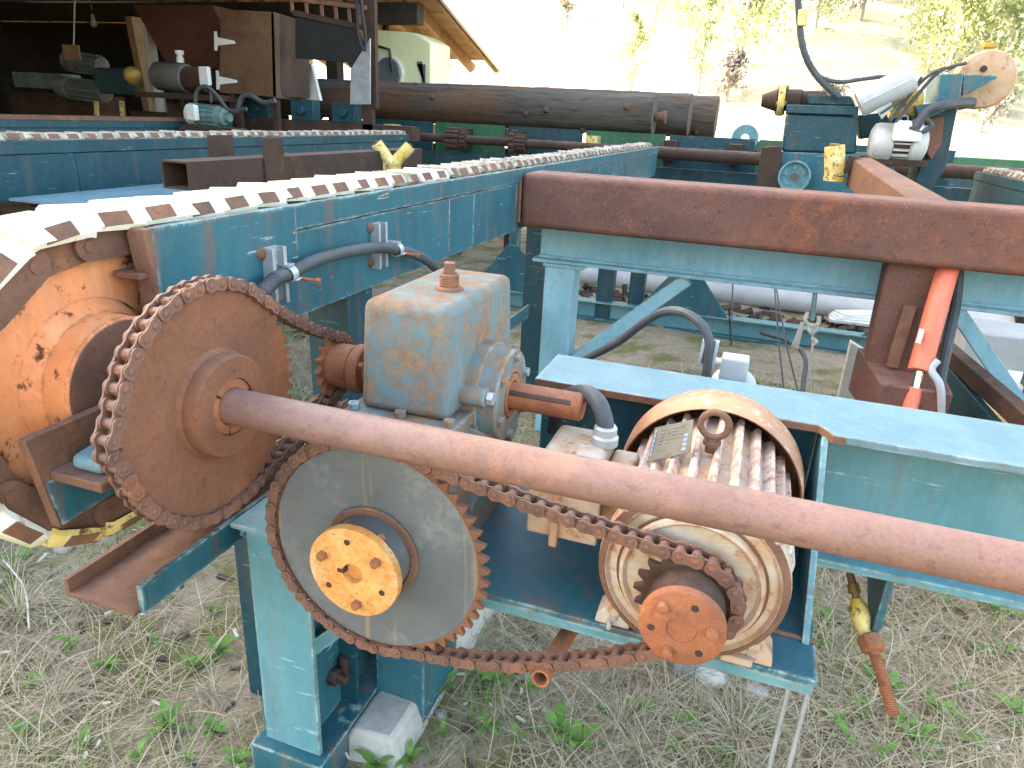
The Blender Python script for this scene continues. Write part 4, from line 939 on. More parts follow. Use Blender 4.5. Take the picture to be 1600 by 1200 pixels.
m = MB(); m.box(2.05,2.18,YI,YI+.13,G-.05,zi0-.0005); part('post', m, M['teal'], t, .004)
# low rear ground beam with gusseted posts
YL = 5.6; zl0, zl1 = G+.0, -.252*YL
t = thing('rear_frame', 'low blue ground beam with slim posts on triangular gusset feet', 'frame', (-.5,YL+.1,G))
m = MB(); m.box(-2.6,1.9,YL+.05,YL+.062,zl0+.012,zl1-.0125); part('web', m, M['teal_light'], t)
m = MB(); m.box(-2.6,1.9,YL,YL+.12,zl1-.012,zl1); part('top_flange', m, M['teal_light'], t, .002)
m = MB(); m.box(-2.6,1.9,YL-.02,YL+.12,zl0-.02,zl0+.0115); part('bottom_flange', m, M['teal'], t, .002)
for px in (770, 1072, 1455):
    x = at(px+28,440,y=YL).x if px == 770 else at(px,440,y=YL).x
    m = MB(); m.box(x-.04,x+.04,YL+.02,YL+.10,zl1+.0005,-.48); part('post', m, M['teal'], t, .003)
    m = MB(); m.prism([(-.36,zl1+.0005),(.36,zl1+.0005),(.05,-1.02),(-.05,-1.02)], (x,YL+.012,0), (1,0,0), (0,0,1), (0,.0075,0)); part('gusset_foot', m, M['teal'], t, .001)
m = MB(); m.box(-2.6,1.9,YL,YL+.14,-.62,-.4805); part('top_beam', m, M['teal_dark'], t, .003)
# second low beam and dusty white pipe behind it
a, b = at(820,428,y=6.9), at(1260,470,y=6.9); b2 = Vector((2.4,6.9,a.z+.0))
m = MB(); m.tube([Vector((-2.2,6.9,-.212*6.9)), Vector((2.4,6.9,-.218*6.9))], .105, 24); solo('pvc_pipe', m, M['pipe_pvc'], 'fat dusty white pipe lying behind the low blue beam', 'pipe')
for i, x in enumerate((-1.6,.2,2.0)):
    m = MB(); m.box(x-.05,x+.05,6.78,7.02,G-.03,-.213*6.9-.100); solo('timber_block', m, M['wood_dark'], 'dark timber block propping the dusty white pipe', 'block', .004, 'blocks under the white pipe')
# rubble and litter behind the low beam
m = MB(); r = random.Random(4)
for i in range(260):
    x, y = r.uniform(-2.4,2.2), r.uniform(5.9,6.6); s = r.uniform(.015,.06)
    c = Vector((x,y,gz(x,y)+s*.2)); u = Vector((r.uniform(-1,1),r.uniform(-1,1),r.uniform(-.4,.4))).normalized(); v = u.orthogonal(); m.obox(c,u,v,u.cross(v),s*r.uniform(.6,2.2),s*.45,s*.3)
solo('bark_litter', m, M['rust_dark'], 'dark bark chips and litter on the soil behind the beam', 'litter', 0, None, 'stuff')

# ---- kicker arm: rusty pillar, foot, ram
t = thing('kicker_post', 'tapering rusty steel pillar on a heavy foot block below the cross beam', 'post', (.6,2.9,G))
yk = 3.0
a, b, c, d = at(1388,405,y=yk+.06), at(1468,410,y=yk+.06), at(1452,592,y=yk+.06), at(1352,572,y=yk+.06)
m = MB(); P = [a,b,c,d]; m.add(P+[q+Vector((0,.12,0)) for q in P], [(3,2,1,0),(4,5,6,7),(0,1,5,4),(1,2,6,5),(2,3,7,6),(3,0,4,7)]); part('pillar', m, M['rust_beam'], t, .01)
x0, x1 = at(1352,590,y=yk).x, at(1470,630,y=yk-.0).x
zf = -.86
m = MB(); m.add([(x0-.02,yk+.22,zf),(x1+.0,yk+.22,zf-.01),(x1-.01,yk-.16,zf-.03),(x0+.03,yk-.16,zf-.03),(x0-.02,yk+.22,zf-.20),(x1,yk+.22,zf-.20),(x1-.01,yk-.16,zf-.20),(x0+.03,yk-.16,zf-.20)],
  [(3,2,1,0),(4,5,6,7),(0,1,5,4),(1,2,6,5),(2,3,7,6),(3,0,4,7)]); m.f = [f[::-1] for f in m.f]; part('foot_block', m, M['rust_beam'], t, .008)
m = MB(); m.box(x0+.02,x1-.03,yk-.12,yk+.18,G-.03,zf-.2005); part('pedestal', m, M['rust_dark'], t, .004)
q = at(1407,520,y=yk+.03); m = MB(); m.bar((q.x+.012,q.y+.012,-.62),(q.x-.006,q.y-.03,zf-.005),.016,.045,(1,0,0)); part('stiffener', m, M['rust'], t, .002)
t = thing('hydraulic_ram', 'orange-red hydraulic ram with short chrome rod beside the rusty pillar', 'ram', at(1425,640,y=2.70))
a, b, c, d = at(1490,385,y=3.11), at(1436,580,y=2.88), at(1430,606,y=2.86), at(1414,668,y=2.81)
m = MB(); m.tube([a, b], .040, 24); ba = part('barrel', m, M['red_cyl'], t, .004)
u = (b-a).normalized(); sdv = u.cross(Vector((0,1,0))).normalized(); nv = sdv.cross(u); nv = nv if nv.y < 0 else -nv
lc = a.lerp(b,.68)+nv*.0375-sdv*.006; m = MB(); m.obox(at(1437,525,y=2.90)+Vector((0,-.004,0)), u, sdv, nv, .028, .008, .004); part('sticker', m, M['white_plastic'], ba)
m = MB(); m.tube([b, c], .0175, 18); part('rod', m, M['chrome'], t)
m = MB(); m.tube([c, d], .027, 18); part('clevis', m, M['red_cyl'], t, .003)
pts = spline([at(1499,400,y=3.17), at(1494,470,y=3.12), at(1480,540,y=3.02), at(1470,590,y=2.96), at(1466,640,y=2.93), at(1464,690,y=2.9)], 6); m = MB(); m.tube(pts, .02, 10); part('hose', m, M['hose'], t)
pts = spline([b+Vector((.05,0,.05)), at(1455,578,y=2.86), at(1468,600,y=2.84), at(1471,630,y=2.84), at(1468,680,y=2.86)], 6); m = MB(); m.tube(pts, .014, 10); part('hose', m, M['grey_plastic'], t)

# ---- cable loop, sensor bracket, sensor on the near side
t = thing('cable_bracket', 'galvanised strut with a black cable looping over it above the motor beam', 'cable', at(1105,600,y=1.70))
y_ = 1.72; a, b = at(1108,532,y=y_), at(1095,600,y=y_)
m = MB(); m.prism([(-.020,0),(.020,0),(.020,.022),(.012,.022),(.012,.004),(-.012,.004),(-.012,.022),(-.020,.022)], (b.x+.005,y_+.01,ZT+.0015), (1,0,0), (0,-1,0), (a.x-b.x,.0,a.z-ZT)); part('strut_channel', m, M['galv'], t, .0006)
pts = spline([at(1102,600,y=y_-.012), at(1107,555,y=y_-.012), at(1107,528,y=y_-.012), at(1092,503,y=y_), at(1065,487,y=y_+.03), at(1035,488,y=y_+.08), at(1005,505,y=y_+.12), at(965,535,y=y_+.16), at(925,556,y=y_+.2), at(890,575,y=y_+.22)], 8); m = MB(); m.tube(pts, .0115, 10); part('cable', m, M['hose'], t)
t = thing('sensor_head', 'grey round sensor with square junction box behind the motor beam', 'sensor', at(1148,600,y=1.76))
y_ = 1.76; a = at(1146,598,y=y_); m = MB(); m.lathe([(.058,-.14),(.058,-.02),(.055,.0),(.040,.012),(.03,.016)], (a.x,a.y,a.z-.0), (0,-.5,.85), 28); part('body', m, M['grey_plastic'], t)
b = at(1148,570,y=y_); m = MB(); m.box(b.x-.033,b.x+.033,y_-.03,y_+.03,b.z-.04,b.z+.022); part('junction_box', m, M['grey_plastic'], t, .004)
b = at(1128,566,y=y_); m = MB(); m.cyl((b.x-.018,y_,b.z),(b.x+.012,y_,b.z),.010,n=12); m.cyl((b.x-.004,y_,b.z),(b.x+.006,y_,b.z),.014,n=6); part('cable_gland', m, M['white_plastic'], t)
m = MB(); m.ring(Vector(a)+Vector((0,.03,-.05)),Vector(a)+Vector((0,.02,-.033)),.066,.0585,28); part('gasket', m, M['black'], t)
m = MB(); m.box(a.x-.03,a.x+.03,y_+.0,y_+.06,G-.02,a.z-.12); part('stand', m, M['galv'], t)
# hanging hook with rope and wires
t = thing('hanging_hook', 'steel eye hook with knotted rope hanging from the pale I-beam', 'hook', at(1270,470,y=YI+.05))
y_ = YI+.03; m = MB(); m.tube([at(1274,455,y=y_), at(1270,490,y=y_), at(1269,500,y=y_)], .011, 10); part('shank', m, M['teal_light'], t)
m = MB(); m.tube(spline([at(1262,488,y=y_-.02),at(1258,500,y=y_-.03),at(1266,508,y=y_-.035),at(1278,506,y=y_-.03),at(1280,494,y=y_-.02)],6), .009, 8); m.tube(spline([at(1268,505,y=y_-.03),at(1270,530,y=y_-.02),at(1268,580,y=y_),at(1270,680,y=y_)],5), .006, 8)
m.tube(spline([at(1262,512,y=y_-.03),at(1268,520,y=y_-.045),at(1277,514,y=y_-.03),at(1270,508,y=y_-.03)],5), .008, 8); m.tube(spline([at(1268,528,y=y_-.03),at(1276,534,y=y_-.04),at(1270,540,y=y_-.03)],5), .008, 8); part('rope', m, M['rope'], t)
for k in range(4):
    m = MB(); m.tube(spline([at(1252+k*1.5,503,y=y_-.02),at(1246+k*2,520,y=y_-.02),at(1237+k*3,542+k,y=y_-.01)],4), .0035, 6); part('rope_strand', m, M['rope'], t)
for px, tilt in ((1210,18), (1212,42), (1145,-6)):
    y_ = 4.3; m = MB(); m.tube([at(px,445 if px > 1150 else 440,y=5.55), at(px+tilt*.4,540,y=4.7), at(px+tilt,640 if px > 1150 else 480,y=4.3)], .006, 6); solo('slack_wire', m, M['hose'], 'thin dark slack wire hanging below the low frame', 'wire', 0, 'slack wires under the table')
m = MB(); m.tube(spline([at(1190,520,y=5.2),at(1235,535,y=4.8),at(1258,560,y=4.5),at(1255,600,y=4.3),at(1252,650,y=4.1)],8), .014, 8); solo('loose_hose', m, M['hose'], 'loose grey hose curving down near the hanging rope', 'hose')
a = at(1330,575,y=3.9); m = MB(); m.prism([(-.03,G-.02),(.03,G-.02),(.05,a.z+.1),(-.03,a.z+.14)], (a.x,3.9,0), (1,0,0), (0,0,1), (0,.06,0)); solo('pale_stake', m, M['concrete'], 'pale grey leaning stake behind the rusty foot block', 'stake', .006)
m = MB(); q = at(1330,505,z=G+.03)
for k in range(4): m.obox(q+Vector((.02*k,.05*k,.02+.012*k)), (1,.2*k,0), (-.2*k,1,0), (0,0,1), .18, .09, .012)
solo('paper_scrap', m, M['white_plastic'], 'white paper scrap lying on the ground behind the low beam', 'scrap')
# bucket, tank, rusty rail at the right
t = thing('plastic_bucket', 'tan plastic bucket with white lid and dark lettering on the soil', 'bucket', at(1585,650,y=4.2)); bc = at(1592,628,y=4.25); bz1 = at(1585,594,y=4.25).z
m = MB(); m.lathe([(.132,0),(.150,bz1-G)], (bc.x,bc.y,G), (0,0,1), 36); part('body', m, M['bucket'], t)
m = MB(); m.lathe([(.158,-.03),(.160,.0),(.150,.012),(.09,.014)], (bc.x,bc.y,bz1), (0,0,1), 36); m.ring((bc.x,bc.y,bz1-.06),(bc.x,bc.y,bz1-.048),.157,.148,36); part('lid', m, M['white_plastic'], t)
m = MB(); m.tube(spline([(bc.x-.155,bc.y-.02,bz1-.05),(bc.x-.10,bc.y-.13,bz1-.11),(bc.x-.01,bc.y-.165,bz1-.06)],6), .006, 6); part('handle', m, M['white_plastic'], t)
def letters(parent, segs, o, u, v, w, mat):
    m = MB()
    for (x0,y0_,x1,y1_) in segs:
        p, q = o+u*x0+v*y0_, o+u*x1+v*y1_; m.bar(p, q, w, .002, u.cross(v))
    return part('lettering', m, mat, parent)
o = Vector((bc.x-.050,bc.y-.1425,bz1-.235)); u, v = Vector((.96,-.28,0)), Vector((0,.06,1))
letters(t, [(0,0,0,.05),(.03,0,.03,.05),(0,.025,.03,.025), (.042,.05,.056,.025),(.070,.05,.056,.025),(.056,.025,.056,0), (.084,0,.084,.05),(.084,.05,.105,.05),(.105,.05,.105,0),(.105,0,.084,0)], o+Vector((0,-.006,0)), u, v, .008, M['dark_print'])
m = MB(); m.obox(Vector((bc.x-.045,bc.y-.150,bz1-.145)), u, v, u.cross(v), .035, .022, .003); part('blue_mark', m, M['blue_print'], t)
q0 = at(1512,517,y=4.7); m = MB(); m.box(q0.x,q0.x+.6,4.7,5.1,G-.02,q0.z); solo('grey_tank', m, M['grey_plastic'], 'plain grey rectangular tank standing behind the blue brace', 'tank', .015)
m = MB(); m.bar(at(1470,540,y=3.6), at(1640,690,y=2.6), .06, .07); solo('rusty_rail', m, M['rust_dark'], 'dark rusty rail slanting behind the ram beside the bucket', 'rail', .004)
a, b = at(1466,556,y=3.55), at(1600,712,y=2.6); m = MB(); m.add([a,b,b+Vector((0,0,-.5)),a+Vector((0,0,-.5)),a+Vector((.03,.02,0)),b+Vector((.03,.02,0)),b+Vector((.03,.02,-.5)),a+Vector((.03,.02,-.5))], [(3,2,1,0),(4,5,6,7),(0,1,5,4),(1,2,6,5),(2,3,7,6),(3,0,4,7)]); tag(part('side_channel', m, M['teal_dark'], None, .003), 'dark teal steel channel slanting below the rusty rail', 'channel')

# ---- left: other conveyors, rusty arms and rollers
X2 = -3.2; c2s = [at(125,290,x=X2).y, at(285,270,x=X2).y, at(515,250,x=X2).y]
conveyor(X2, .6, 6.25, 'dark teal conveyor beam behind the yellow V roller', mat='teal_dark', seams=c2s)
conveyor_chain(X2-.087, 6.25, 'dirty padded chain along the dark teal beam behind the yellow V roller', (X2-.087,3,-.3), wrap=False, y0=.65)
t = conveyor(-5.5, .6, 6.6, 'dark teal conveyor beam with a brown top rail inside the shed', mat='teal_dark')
m = MB(); m.box(-5.69,-5.49,.6,6.6,-.2125,-.178); part('wear_rail', m, M['rust'], t, .004)
xrt = 1.42
conveyor(xrt, 3.35, 6.0, 'short dark teal conveyor beam beside the carriage machine', mat='teal_dark', flip=-1)
conveyor_chain(xrt+.087, 5.95, 'dirty padded chain on the short beam beside the carriage machine', (xrt+.087,5,-.3), wrap=False, y0=3.4, flip=-1)
a, b, c = at(30,308,z=-.45), at(340,290,z=-.45), at(172,327,z=-.45)
m = MB(); m.prism([(a.x,a.y-.05),(c.x,c.y),(-2.45,3.4),(-3.19,3.4)], (0,0,-.462), (1,0,0), (0,1,0), (0,0,.012)); t = thing('walk_plate', 'flat pale blue steel plate below the open rusty tube', 'plate', (-2.8,2.9,-.46)); part('plate', m, M['teal_sky'], t, .001)
m = MB(); m.box(-2.62,-2.54,2.35,3.3,G-.02,-.4625); part('support', m, M['teal_dark'], t)
m = MB(); m.box(-3.1,-3.02,2.45,2.53,G-.02,-.4625); part('support', m, M['teal_dark'], t)
t = thing('steel_tube', 'open-ended rusty rectangular steel tube carrying the yellow V rollers', 'tube', (-2.5,3.7,-.40))
za0, za1 = -.385, -.262; x0, x1 = -2.575, -2.425
m = MB()
for (u0,u1,w0,w1) in ((x0,x1,za1-.008,za1),(x0,x1,za0,za0+.008),(x0,x0+.008,za0+.0081,za1-.0081),(x1-.008,x1,za0+.0081,za1-.0081)): m.box(u0,u1,2.60,4.95,w0,w1)
part('tube', m, M['rust_dark'], t)
m = MB(); m.box(x1+.001,x1+.012,3.12,3.28,-.55,-.165); part('flat_post', m, M['rust_dark'], t, .002)
m = MB(); m.box(x0-.10,x0-.09,3.02,3.20,-.55,-.165); part('flat_post', m, M['rust_dark'], t, .002)
m = MB(); m.box(x0-.09,x1+.0,3.14,3.22,-.47,-.386); part('pivot_block', m, M['rust_dark'], t)
m = MB(); m.box(-2.54,-2.46,3.0,3.1,G-.02,-.386); part('leg', m, M['rust_dark'], t)
t = thing('v_roller', 'yellow V-shaped pair of log rollers on the rusty tube arm', 'roller', (-2.4,4.4,-.26))
vb = at(613,258,y=4.4); vc = Vector((vb.x,4.40,vb.z)); m = MB(); m.box(x1+.001,vb.x+.04,4.35,4.45,vb.z-.05,vb.z+.02); part('yoke', m, M['yellow'], t, .005)
for p in (at(588,224,y=4.34), at(641,228,y=4.46)):
    u = (p-vc); m = MB(); m.tube([vc+u*.12, p], .040, 20); part('roller', m, M['yellow'], t, .004)
    m = MB(); m.cyl(p, p+u.normalized()*.012, .016, n=10); part('pin', m, M['rust'], t)
# right kicker arm with yellow post
t = thing('log_kicker', 'rusty log kicker tube rising from the cross beam towards the carriage machine', 'kicker', (.6,4,-.3))
n0, n1, f0, f1 = at(1438,320,y=3.3), at(1502,322,y=3.3), at(1330,246,y=5.0), at(1362,246,y=5.0)
P = [n0,n1,f1,f0]; m = MB(); m.add(P+[q-Vector((0,0,.17)) for q in P], [(3,2,1,0),(4,5,6,7),(0,1,5,4),(1,2,6,5),(2,3,7,6),(3,0,4,7)]); m.f = [f[::-1] for f in m.f]; part('tube', m, M['rust'], t, .01)
t = thing('arm_stop', 'yellow round stop post on the tip of the rusty kicker arm', 'post', at(1303,280,y=4.95))
a, b = at(1304,228,y=4.95), at(1305,275,y=4.95); m = MB(); m.tube([a,b], [.058,.062], 24); part('sleeve', m, M['yellow'], t, .004)
m = MB(); m.tube([a+Vector((0,-.01,.012)), a-Vector((0,0,.06))], .03, 12); part('pin', m, M['rust'], t)
m = MB(); m.bar(at(1322,255,y=4.95), at(1345,262,y=4.95), .10, .10); part('bracket', m, M['rust_dark'], t, .004)
m = MB(); m.tube([b, b-Vector((0,0,.03))], .066, 20); part('collar', m, M['yellow'], t)
# ------------------------------------------------------------------ carriage machine at the right rear
YC = 5.5
cr = thing('carriage_machine', 'teal saw carriage machine with small wheel, grey motor and white pulley', 'machine', (.5,YC+.3,G))
A = lambda px, py, y=YC: at(px, py, y=y)
def slab(pix, y0, dep):
    m = MB(); P = [A(px,py,y0) for px, py in pix]; o = P[0]; n = len(P)
    m.prism([(p.x,p.z) for p in P], (0,y0,0), (1,0,0), (0,0,1), (0,dep,0)); return m
part('upper_box', slab([(1229,178),(1341,182),(1338,240),(1222,236)], YC, .5), M['teal_dark'], cr, .012)
part('box_lid', slab([(1230,163),(1342,166),(1341,181),(1229,177)], YC-.015, .53), M['teal_dark'], cr, .008)
part('lower_box', slab([(1222,237),(1400,243),(1395,312),(1212,300)], YC-.01, .52), M['teal'], cr, .008)
c = A(1241,276,YC-.10); wr = A(1267,276,YC-.1).x-c.x
m = MB(); m.lathe([(.03,.04),(wr*.75,.035),(wr*.86,.012),(wr*.9,.0),(wr,.0),(wr,.06),(.03,.06)], c, (0,1,0), 36); w = part('wheel', m, M['teal_light'], cr)
m = MB(); m.cyl(c+Vector((0,-.012,0)), c+Vector((0,.05,0)), .022, n=16); part('axle', m, M['rust'], w)
for i in range(5):
    a = i*1.257+.4; q = c+Vector((math.cos(a)*wr*.55,.03,math.sin(a)*wr*.55)); m = MB(); m.cyl(q, q+Vector((0,-.008,0)), .012, n=6); part('bolt', m, M['teal_light'], w)
part('rear_plate', slab([(1190,230),(1222,228),(1217,300),(1180,296)], YC-.05, .1), M['rust_dark'], cr, .006)
# spindle
a, b = A(1190,157,YC+.2), A(1290,156,YC+.2); u = (b-a).normalized(); L = (b-a).length
m = MB(); m.lathe([(.04,0),(.075,.10),(.075,.10),(.05,.12)], a, u, 20); s = part('spindle_nose', m, M['rust_dark'], cr)
m = MB(); m.lathe([(.10,.11),(.105,.115),(.105,.15),(.10,.155)], a, u, 24); part('spindle_flange', m, M['yellow'], cr)
for i in range(4):
    q = a+u*.10+Vector((0,math.cos(i*1.57+.3)*.085,math.sin(i*1.57+.3)*.085)); m = MB(); m.cyl(q, q+u*.07, .016, n=6); part('bolt', m, M['brass'], s)
m = MB(); m.lathe([(.072,.15),(.072,.26),(.062,.27),(.060,L)], a, u, 24); part('spindle', m, M['rust_dark'], cr)
part('spindle_housing', slab([(1262,147),(1330,150),(1338,166),(1262,163)], YC+.08, .3), M['teal_dark'], cr, .01)
# right-hand frame and arm
part('frame_column', slab([(1462,160),(1500,150),(1478,262),(1455,300),(1425,300),(1445,235)], YC+.1, .35), M['teal_dark'], cr, .006)
part('frame_head', slab([(1468,116),(1506,114),(1500,162),(1440,190),(1430,165),(1462,160)], YC-.03, .4), M['teal'], cr, .006)
part('arm', slab([(1506,116),(1560,118),(1556,124),(1504,150)], YC-.02, .10), M['teal'], cr, .005)
part('backbone', slab([(1340,180),(1470,165),(1470,185),(1405,205),(1345,218)], YC+.3, .2), M['teal_dark'], cr, .006)
part('deck', slab([(1345,243),(1450,252),(1450,262),(1345,255)], YC-.05, .5), M['rust_dark'], cr, .004)
part('shroud', slab([(1448,185),(1475,182),(1472,225),(1455,250),(1446,235)], YC+.02, .08), M['rust'], cr, .006)
# pulley
c = A(1540,124,YC+.12); rp = A(1590,124,YC+.12).x-c.x
m = MB(); m.lathe([(.02,-.012),(rp*.93,-.006),(rp,.01),(rp,.12),(.02,.12)], c, (0,1,0), 44); p = part('pulley', m, M['motor'], cr)
m = MB(); m.cyl(c+Vector((-.03,-.02,.06)), c+Vector((-.03,.0,.06)), .02, n=12); part('hub_bolt', m, M['rust_dark'], p)
q = A(1545,75,YC+.3); m = MB(); m.cyl(q-Vector((0,0,.06)), q, .04, n=16); m.cyl(q, q+Vector((0,0,.03)), .05, n=8); part('cap', m, M['brass'], cr)
pts = [A(1500,102,YC+.34), A(1520,88,YC+.34)]; m = MB(); m.bar(A(1478,112,YC+.36), A(1525,88,YC+.36), .05, .012); part('guard', m, M['rust'], cr)
part('pulley_bracket', slab([(1512,150),(1535,138),(1532,165),(1500,172)], YC+.2, .1), M['rust'], cr, .006)
# motor
a, b = A(1358,222,YC+.02), A(1448,226,YC+.02); u = (b-a).normalized(); L = (b-a).length
m = MB(); m.lathe([(.08,0),(.118,.02),(.125,.05),(.125,.13),(.11,.14)], a, u, 32); part('motor_end', m, M['motor_grey'], cr)
m = MB(); m.lathe([(.105,.13),(.105,L-.09)], a, u, 32); mm = part('motor_frame', m, M['rust_dark'], cr)
for i in range(18):
    an = i/18*6.283; d = Vector((0,math.cos(an),math.sin(an))); d = (d-u*d.dot(u)).normalized(); m = MB(); m.obox(a+u*(.14+(L-.25)/2)+d*.112, u, d, u.cross(d), (L-.25)/2, .011, .005); part('cooling_fin', m, M['motor_grey'], mm)
m = MB(); m.lathe([(.11,L-.11),(.122,L-.10),(.118,L-.02),(.06,L)], a, u, 32); part('motor_end', m, M['motor_grey'], cr)
c = A(1418,205,YC-.11); m = MB(); m.obox(c, u, (0,1,0), (0,.2,1), .085, .025, .065); part('terminal_box', m, M['white_plastic'], cr, .012)
m = MB(); n = 14; e = A(1413,186,YC); m.tube([e+Vector((math.cos(6.283*i/n)*.022,0,math.sin(6.283*i/n)*.022)) for i in range(n+1)], .006, 6); part('lifting_eye', m, M['galv'], cr)
# tilted grey cylinder cover and yellow tank
a, b = A(1342,163,YC-.05), A(1424,122,YC-.05); u = (b-a).normalized(); m = MB(); L = (b-a).length
m.lathe([(.082,0),(.086,.01),(.086,L),(.080,L+.01)], a, u, 28); k = part('cover', m, M['grey_plastic'], cr)
m = MB(); m.bar(a.lerp(b,.05)+Vector((0,-.086,0)), a.lerp(b,.95)+Vector((0,-.086,0)), .012, .012); part('cover_rib', m, M['galv'], k)
part('bracket', slab([(1368,170),(1392,158),(1396,168),(1378,186)], YC-.08, .02), M['galv'], cr)
a, b = A(1388,166,YC+.12), A(1440,158,YC+.12); m = MB(); m.tube([a,b], .085, 24); part('tank', m, M['yellow'], cr, .01)
# cables of the machine
for P, rr in (([(1244,-60),(1247,0),(1252,60),(1262,95),(1282,125),(1312,152)], .022), ([(1262,95),(1278,118),(1310,128),(1345,124),(1380,120),(1388,126)], .013),
              ([(1390,190),(1420,150),(1455,115),(1495,102)], .011), ([(1400,192),(1432,150),(1468,112),(1510,98)], .011), ([(1430,200),(1448,176),(1475,164),(1520,160)], .03), ([(1375,178),(1395,165),(1420,150),(1440,120)], .009), ([(1420,200),(1440,206),(1455,196),(1445,186),(1425,192)], .016)):
    m = MB(); m.tube(spline([A(px,py,YC-.12 if py > 160 else YC+.02) for px, py in P], 8), rr, 10); part('cable', m, M['hose'], cr)
q = A(1254,28,YC); m = MB(); m.obox(q, (1,0,.1), (0,1,0), (-.1,0,1), .03, .03, .05); part('junction_box', m, M['yellow'], cr, .008)
m = MB(); zc_ = A(1300,306,YC).z-.02; m.box(-.9,2.3,YC+.10,YC+.40,zc_-.14,zc_); part('track_beam', m, M['teal_dark'], cr, .01)
for x in (-.9, 2.15):
    m = MB(); m.box(x,x+.12,YC+.18,YC+.30,G-.02,zc_-.1405); part('leg', m, M['teal_dark'], cr, .006)

# ---- logs
def bark_mat():
    n = NT('old log'); f = n.noise(2.2, 6, .65, (.25,1,1)); g = n.noise(10, 6, .7, (.15,1,1), off=3); k = n.noise(1.6, 5, .6, (.5,1,1), off=6); st = n.noise(24, 5, .7, (.1,1,1), off=8)
    c = n.mix(n.step(f, .35, .65), (.045,.038,.033,1), (.105,.092,.080,1)); c = n.mix(n.math('MULTIPLY', n.step(k, .48, .62), .75), c, (.125,.058,.028,1)); c = n.mix(n.math('MULTIPLY', n.step(st, .5, .65), .65), c, (.028,.022,.018,1))
    return n.out(c, .85, 0, n.math('ADD', g, st), .02, .7, .15)
M['log'] = bark_mat()
M['log_end'] = plain('sawn log end', (.085,.068,.052), .85, 0, .4, 9, .003)
def log(x0, x1, y, zc, r, label, seed):
    rr = random.Random(seed); t = thing('log', label, 'log', ((x0+x1)/2,y,zc-r), 'logs on the roller deck'); m = MB(); n = 36; K = 70; ph = [rr.random()*6.28 for _ in range(4)]
    for k in range(K+1):
        s = k/K; x = x0+(x1-x0)*s
        for i in range(n):
            a = 6.2832*i/n; q = r*(1.01-.02*s)*(1+.02*math.sin(2*a+ph[0]+s*2)+.018*math.sin(5*a+ph[1]+s*9)+.022*rr.uniform(-1,1)); m.v.append((x, y+math.cos(a)*q, zc+math.sin(a)*q))
    for k in range(K):
        for i in range(n): m.f.append((k*n+i, (k+1)*n+i, (k+1)*n+(i+1) % n, k*n+(i+1) % n))
    part('trunk', m, M['log'], t, sharp=70)
    for k in range(9):
        a = rr.uniform(2.2, 5.2); xx = x1-(x1-x0)*rr.random()*.75-.15; d = Vector((.25,math.cos(a),math.sin(a))).normalized(); mk = MB(); mk.lathe([(.045,-.02),(.032,.018),(.018,.03+.02*rr.random())], Vector((xx,y,zc))+Vector((0,math.cos(a),math.sin(a)))*r*.97, d, 8); part('knot', mk, M['log'], t)
    for xx, ks in ((x1, K), (x0, 0)):
        m = MB(); sg = 1 if ks else -1
        P = [(xx+sg*.004, y+math.cos(6.2832*i/n)*r*(.965 if ks else 1.02), zc+math.sin(6.2832*i/n)*r*(.965 if ks else 1.02)) for i in range(n)]
        Q = [(p[0]-sg*.03,p[1],p[2]) for p in P]; f = [tuple(range(n)), tuple(range(n,2*n))[::-1]]+[(i,n+i,n+(i+1)%n,(i+1)%n) for i in range(n)]
        m.add(P+Q, f if sg > 0 else [q[::-1] for q in f])
        part('sawn_end', m, M['log_end'], t)
    return t
LY = 8.0
l1 = log(-7.2, -.150*LY, LY, .009*LY+.0, .205, 'rust-streaked log on the roller deck with a conical spike in its end', 1)
log(-7.0, -.104*8.5, 8.5, .012*8.5, .225, 'middle grey log of the three on the roller deck', 2)
log(-7.1, -.070*9.0, 9.0, .009*9.0, .235, 'log reaching farthest along the roller deck, beyond the other two', 3)
q = at(1030,183,y=LY); m = MB(); m.lathe([(.035,0),(.05,.06),(.065,.13)], (q.x-.06,LY,q.z), (1,0,0), 14); solo('log_dog', m, M['rust'], 'rusty conical spike stuck in the end of a rust-streaked log', 'spike')
# roller deck carrying the logs
dk = thing('roller_deck', 'dark steel deck of cross shafts and chain rolls below the logs', 'deck', (-3.5,8.5,G))
ztop = .009*LY-.215
for y in (7.55, 9.5):
    m = MB(); m.box(-7.4,2.4,y,y+.10,ztop-.42,ztop-.28); part('rail', m, M['teal_dark'], dk, .004)
for px in (470,600,715,800,920,1045,1150):
    x = at(px,220,y=7.6).x; m = MB(); m.box(x-.05,x+.05,7.61,7.69,G-.02,ztop-.4205); part('leg', m, M['rust_dark'], dk)
    m = MB(); m.box(x-.06,x+.06,7.7,9.5,ztop-.22,ztop-.02); part('skid', m, M['yellow' if px in (600,920) else 'rust_dark'], dk, .005)
zs = at(760,220,y=7.5).z
m = MB(); m.tube([(-5.2,7.48,zs),(1.2,7.48,zs-.0)], .045, 16); part('cross_shaft', m, M['rust_dark'], dk)
for px, rd, w in ((700,.12,.16), (722,.10,.06), (800,.13,.05), (806,.09,.12)):
    x = at(px,215,y=7.48).x; m = MB(); poly = [(math.cos(6.2832*i/36)*rd*(1 if i % 3 else .84), math.sin(6.2832*i/36)*rd*(1 if i % 3 else .84)) for i in range(36)]; m.prism(poly, (x,7.48,zs), (0,1,0), (0,0,1), (w,0,0)); part('chain_wheel', m, M['rust_dark'], dk)
for i in range(7):
    x0_ = -4.6+i*.9; m = MB(); m.box(x0_,x0_+.86,7.9,7.93,zs-.24,zs+.16); part('skirt_panel', m, M['green'] if i % 2 else M['teal_dark'], dk)
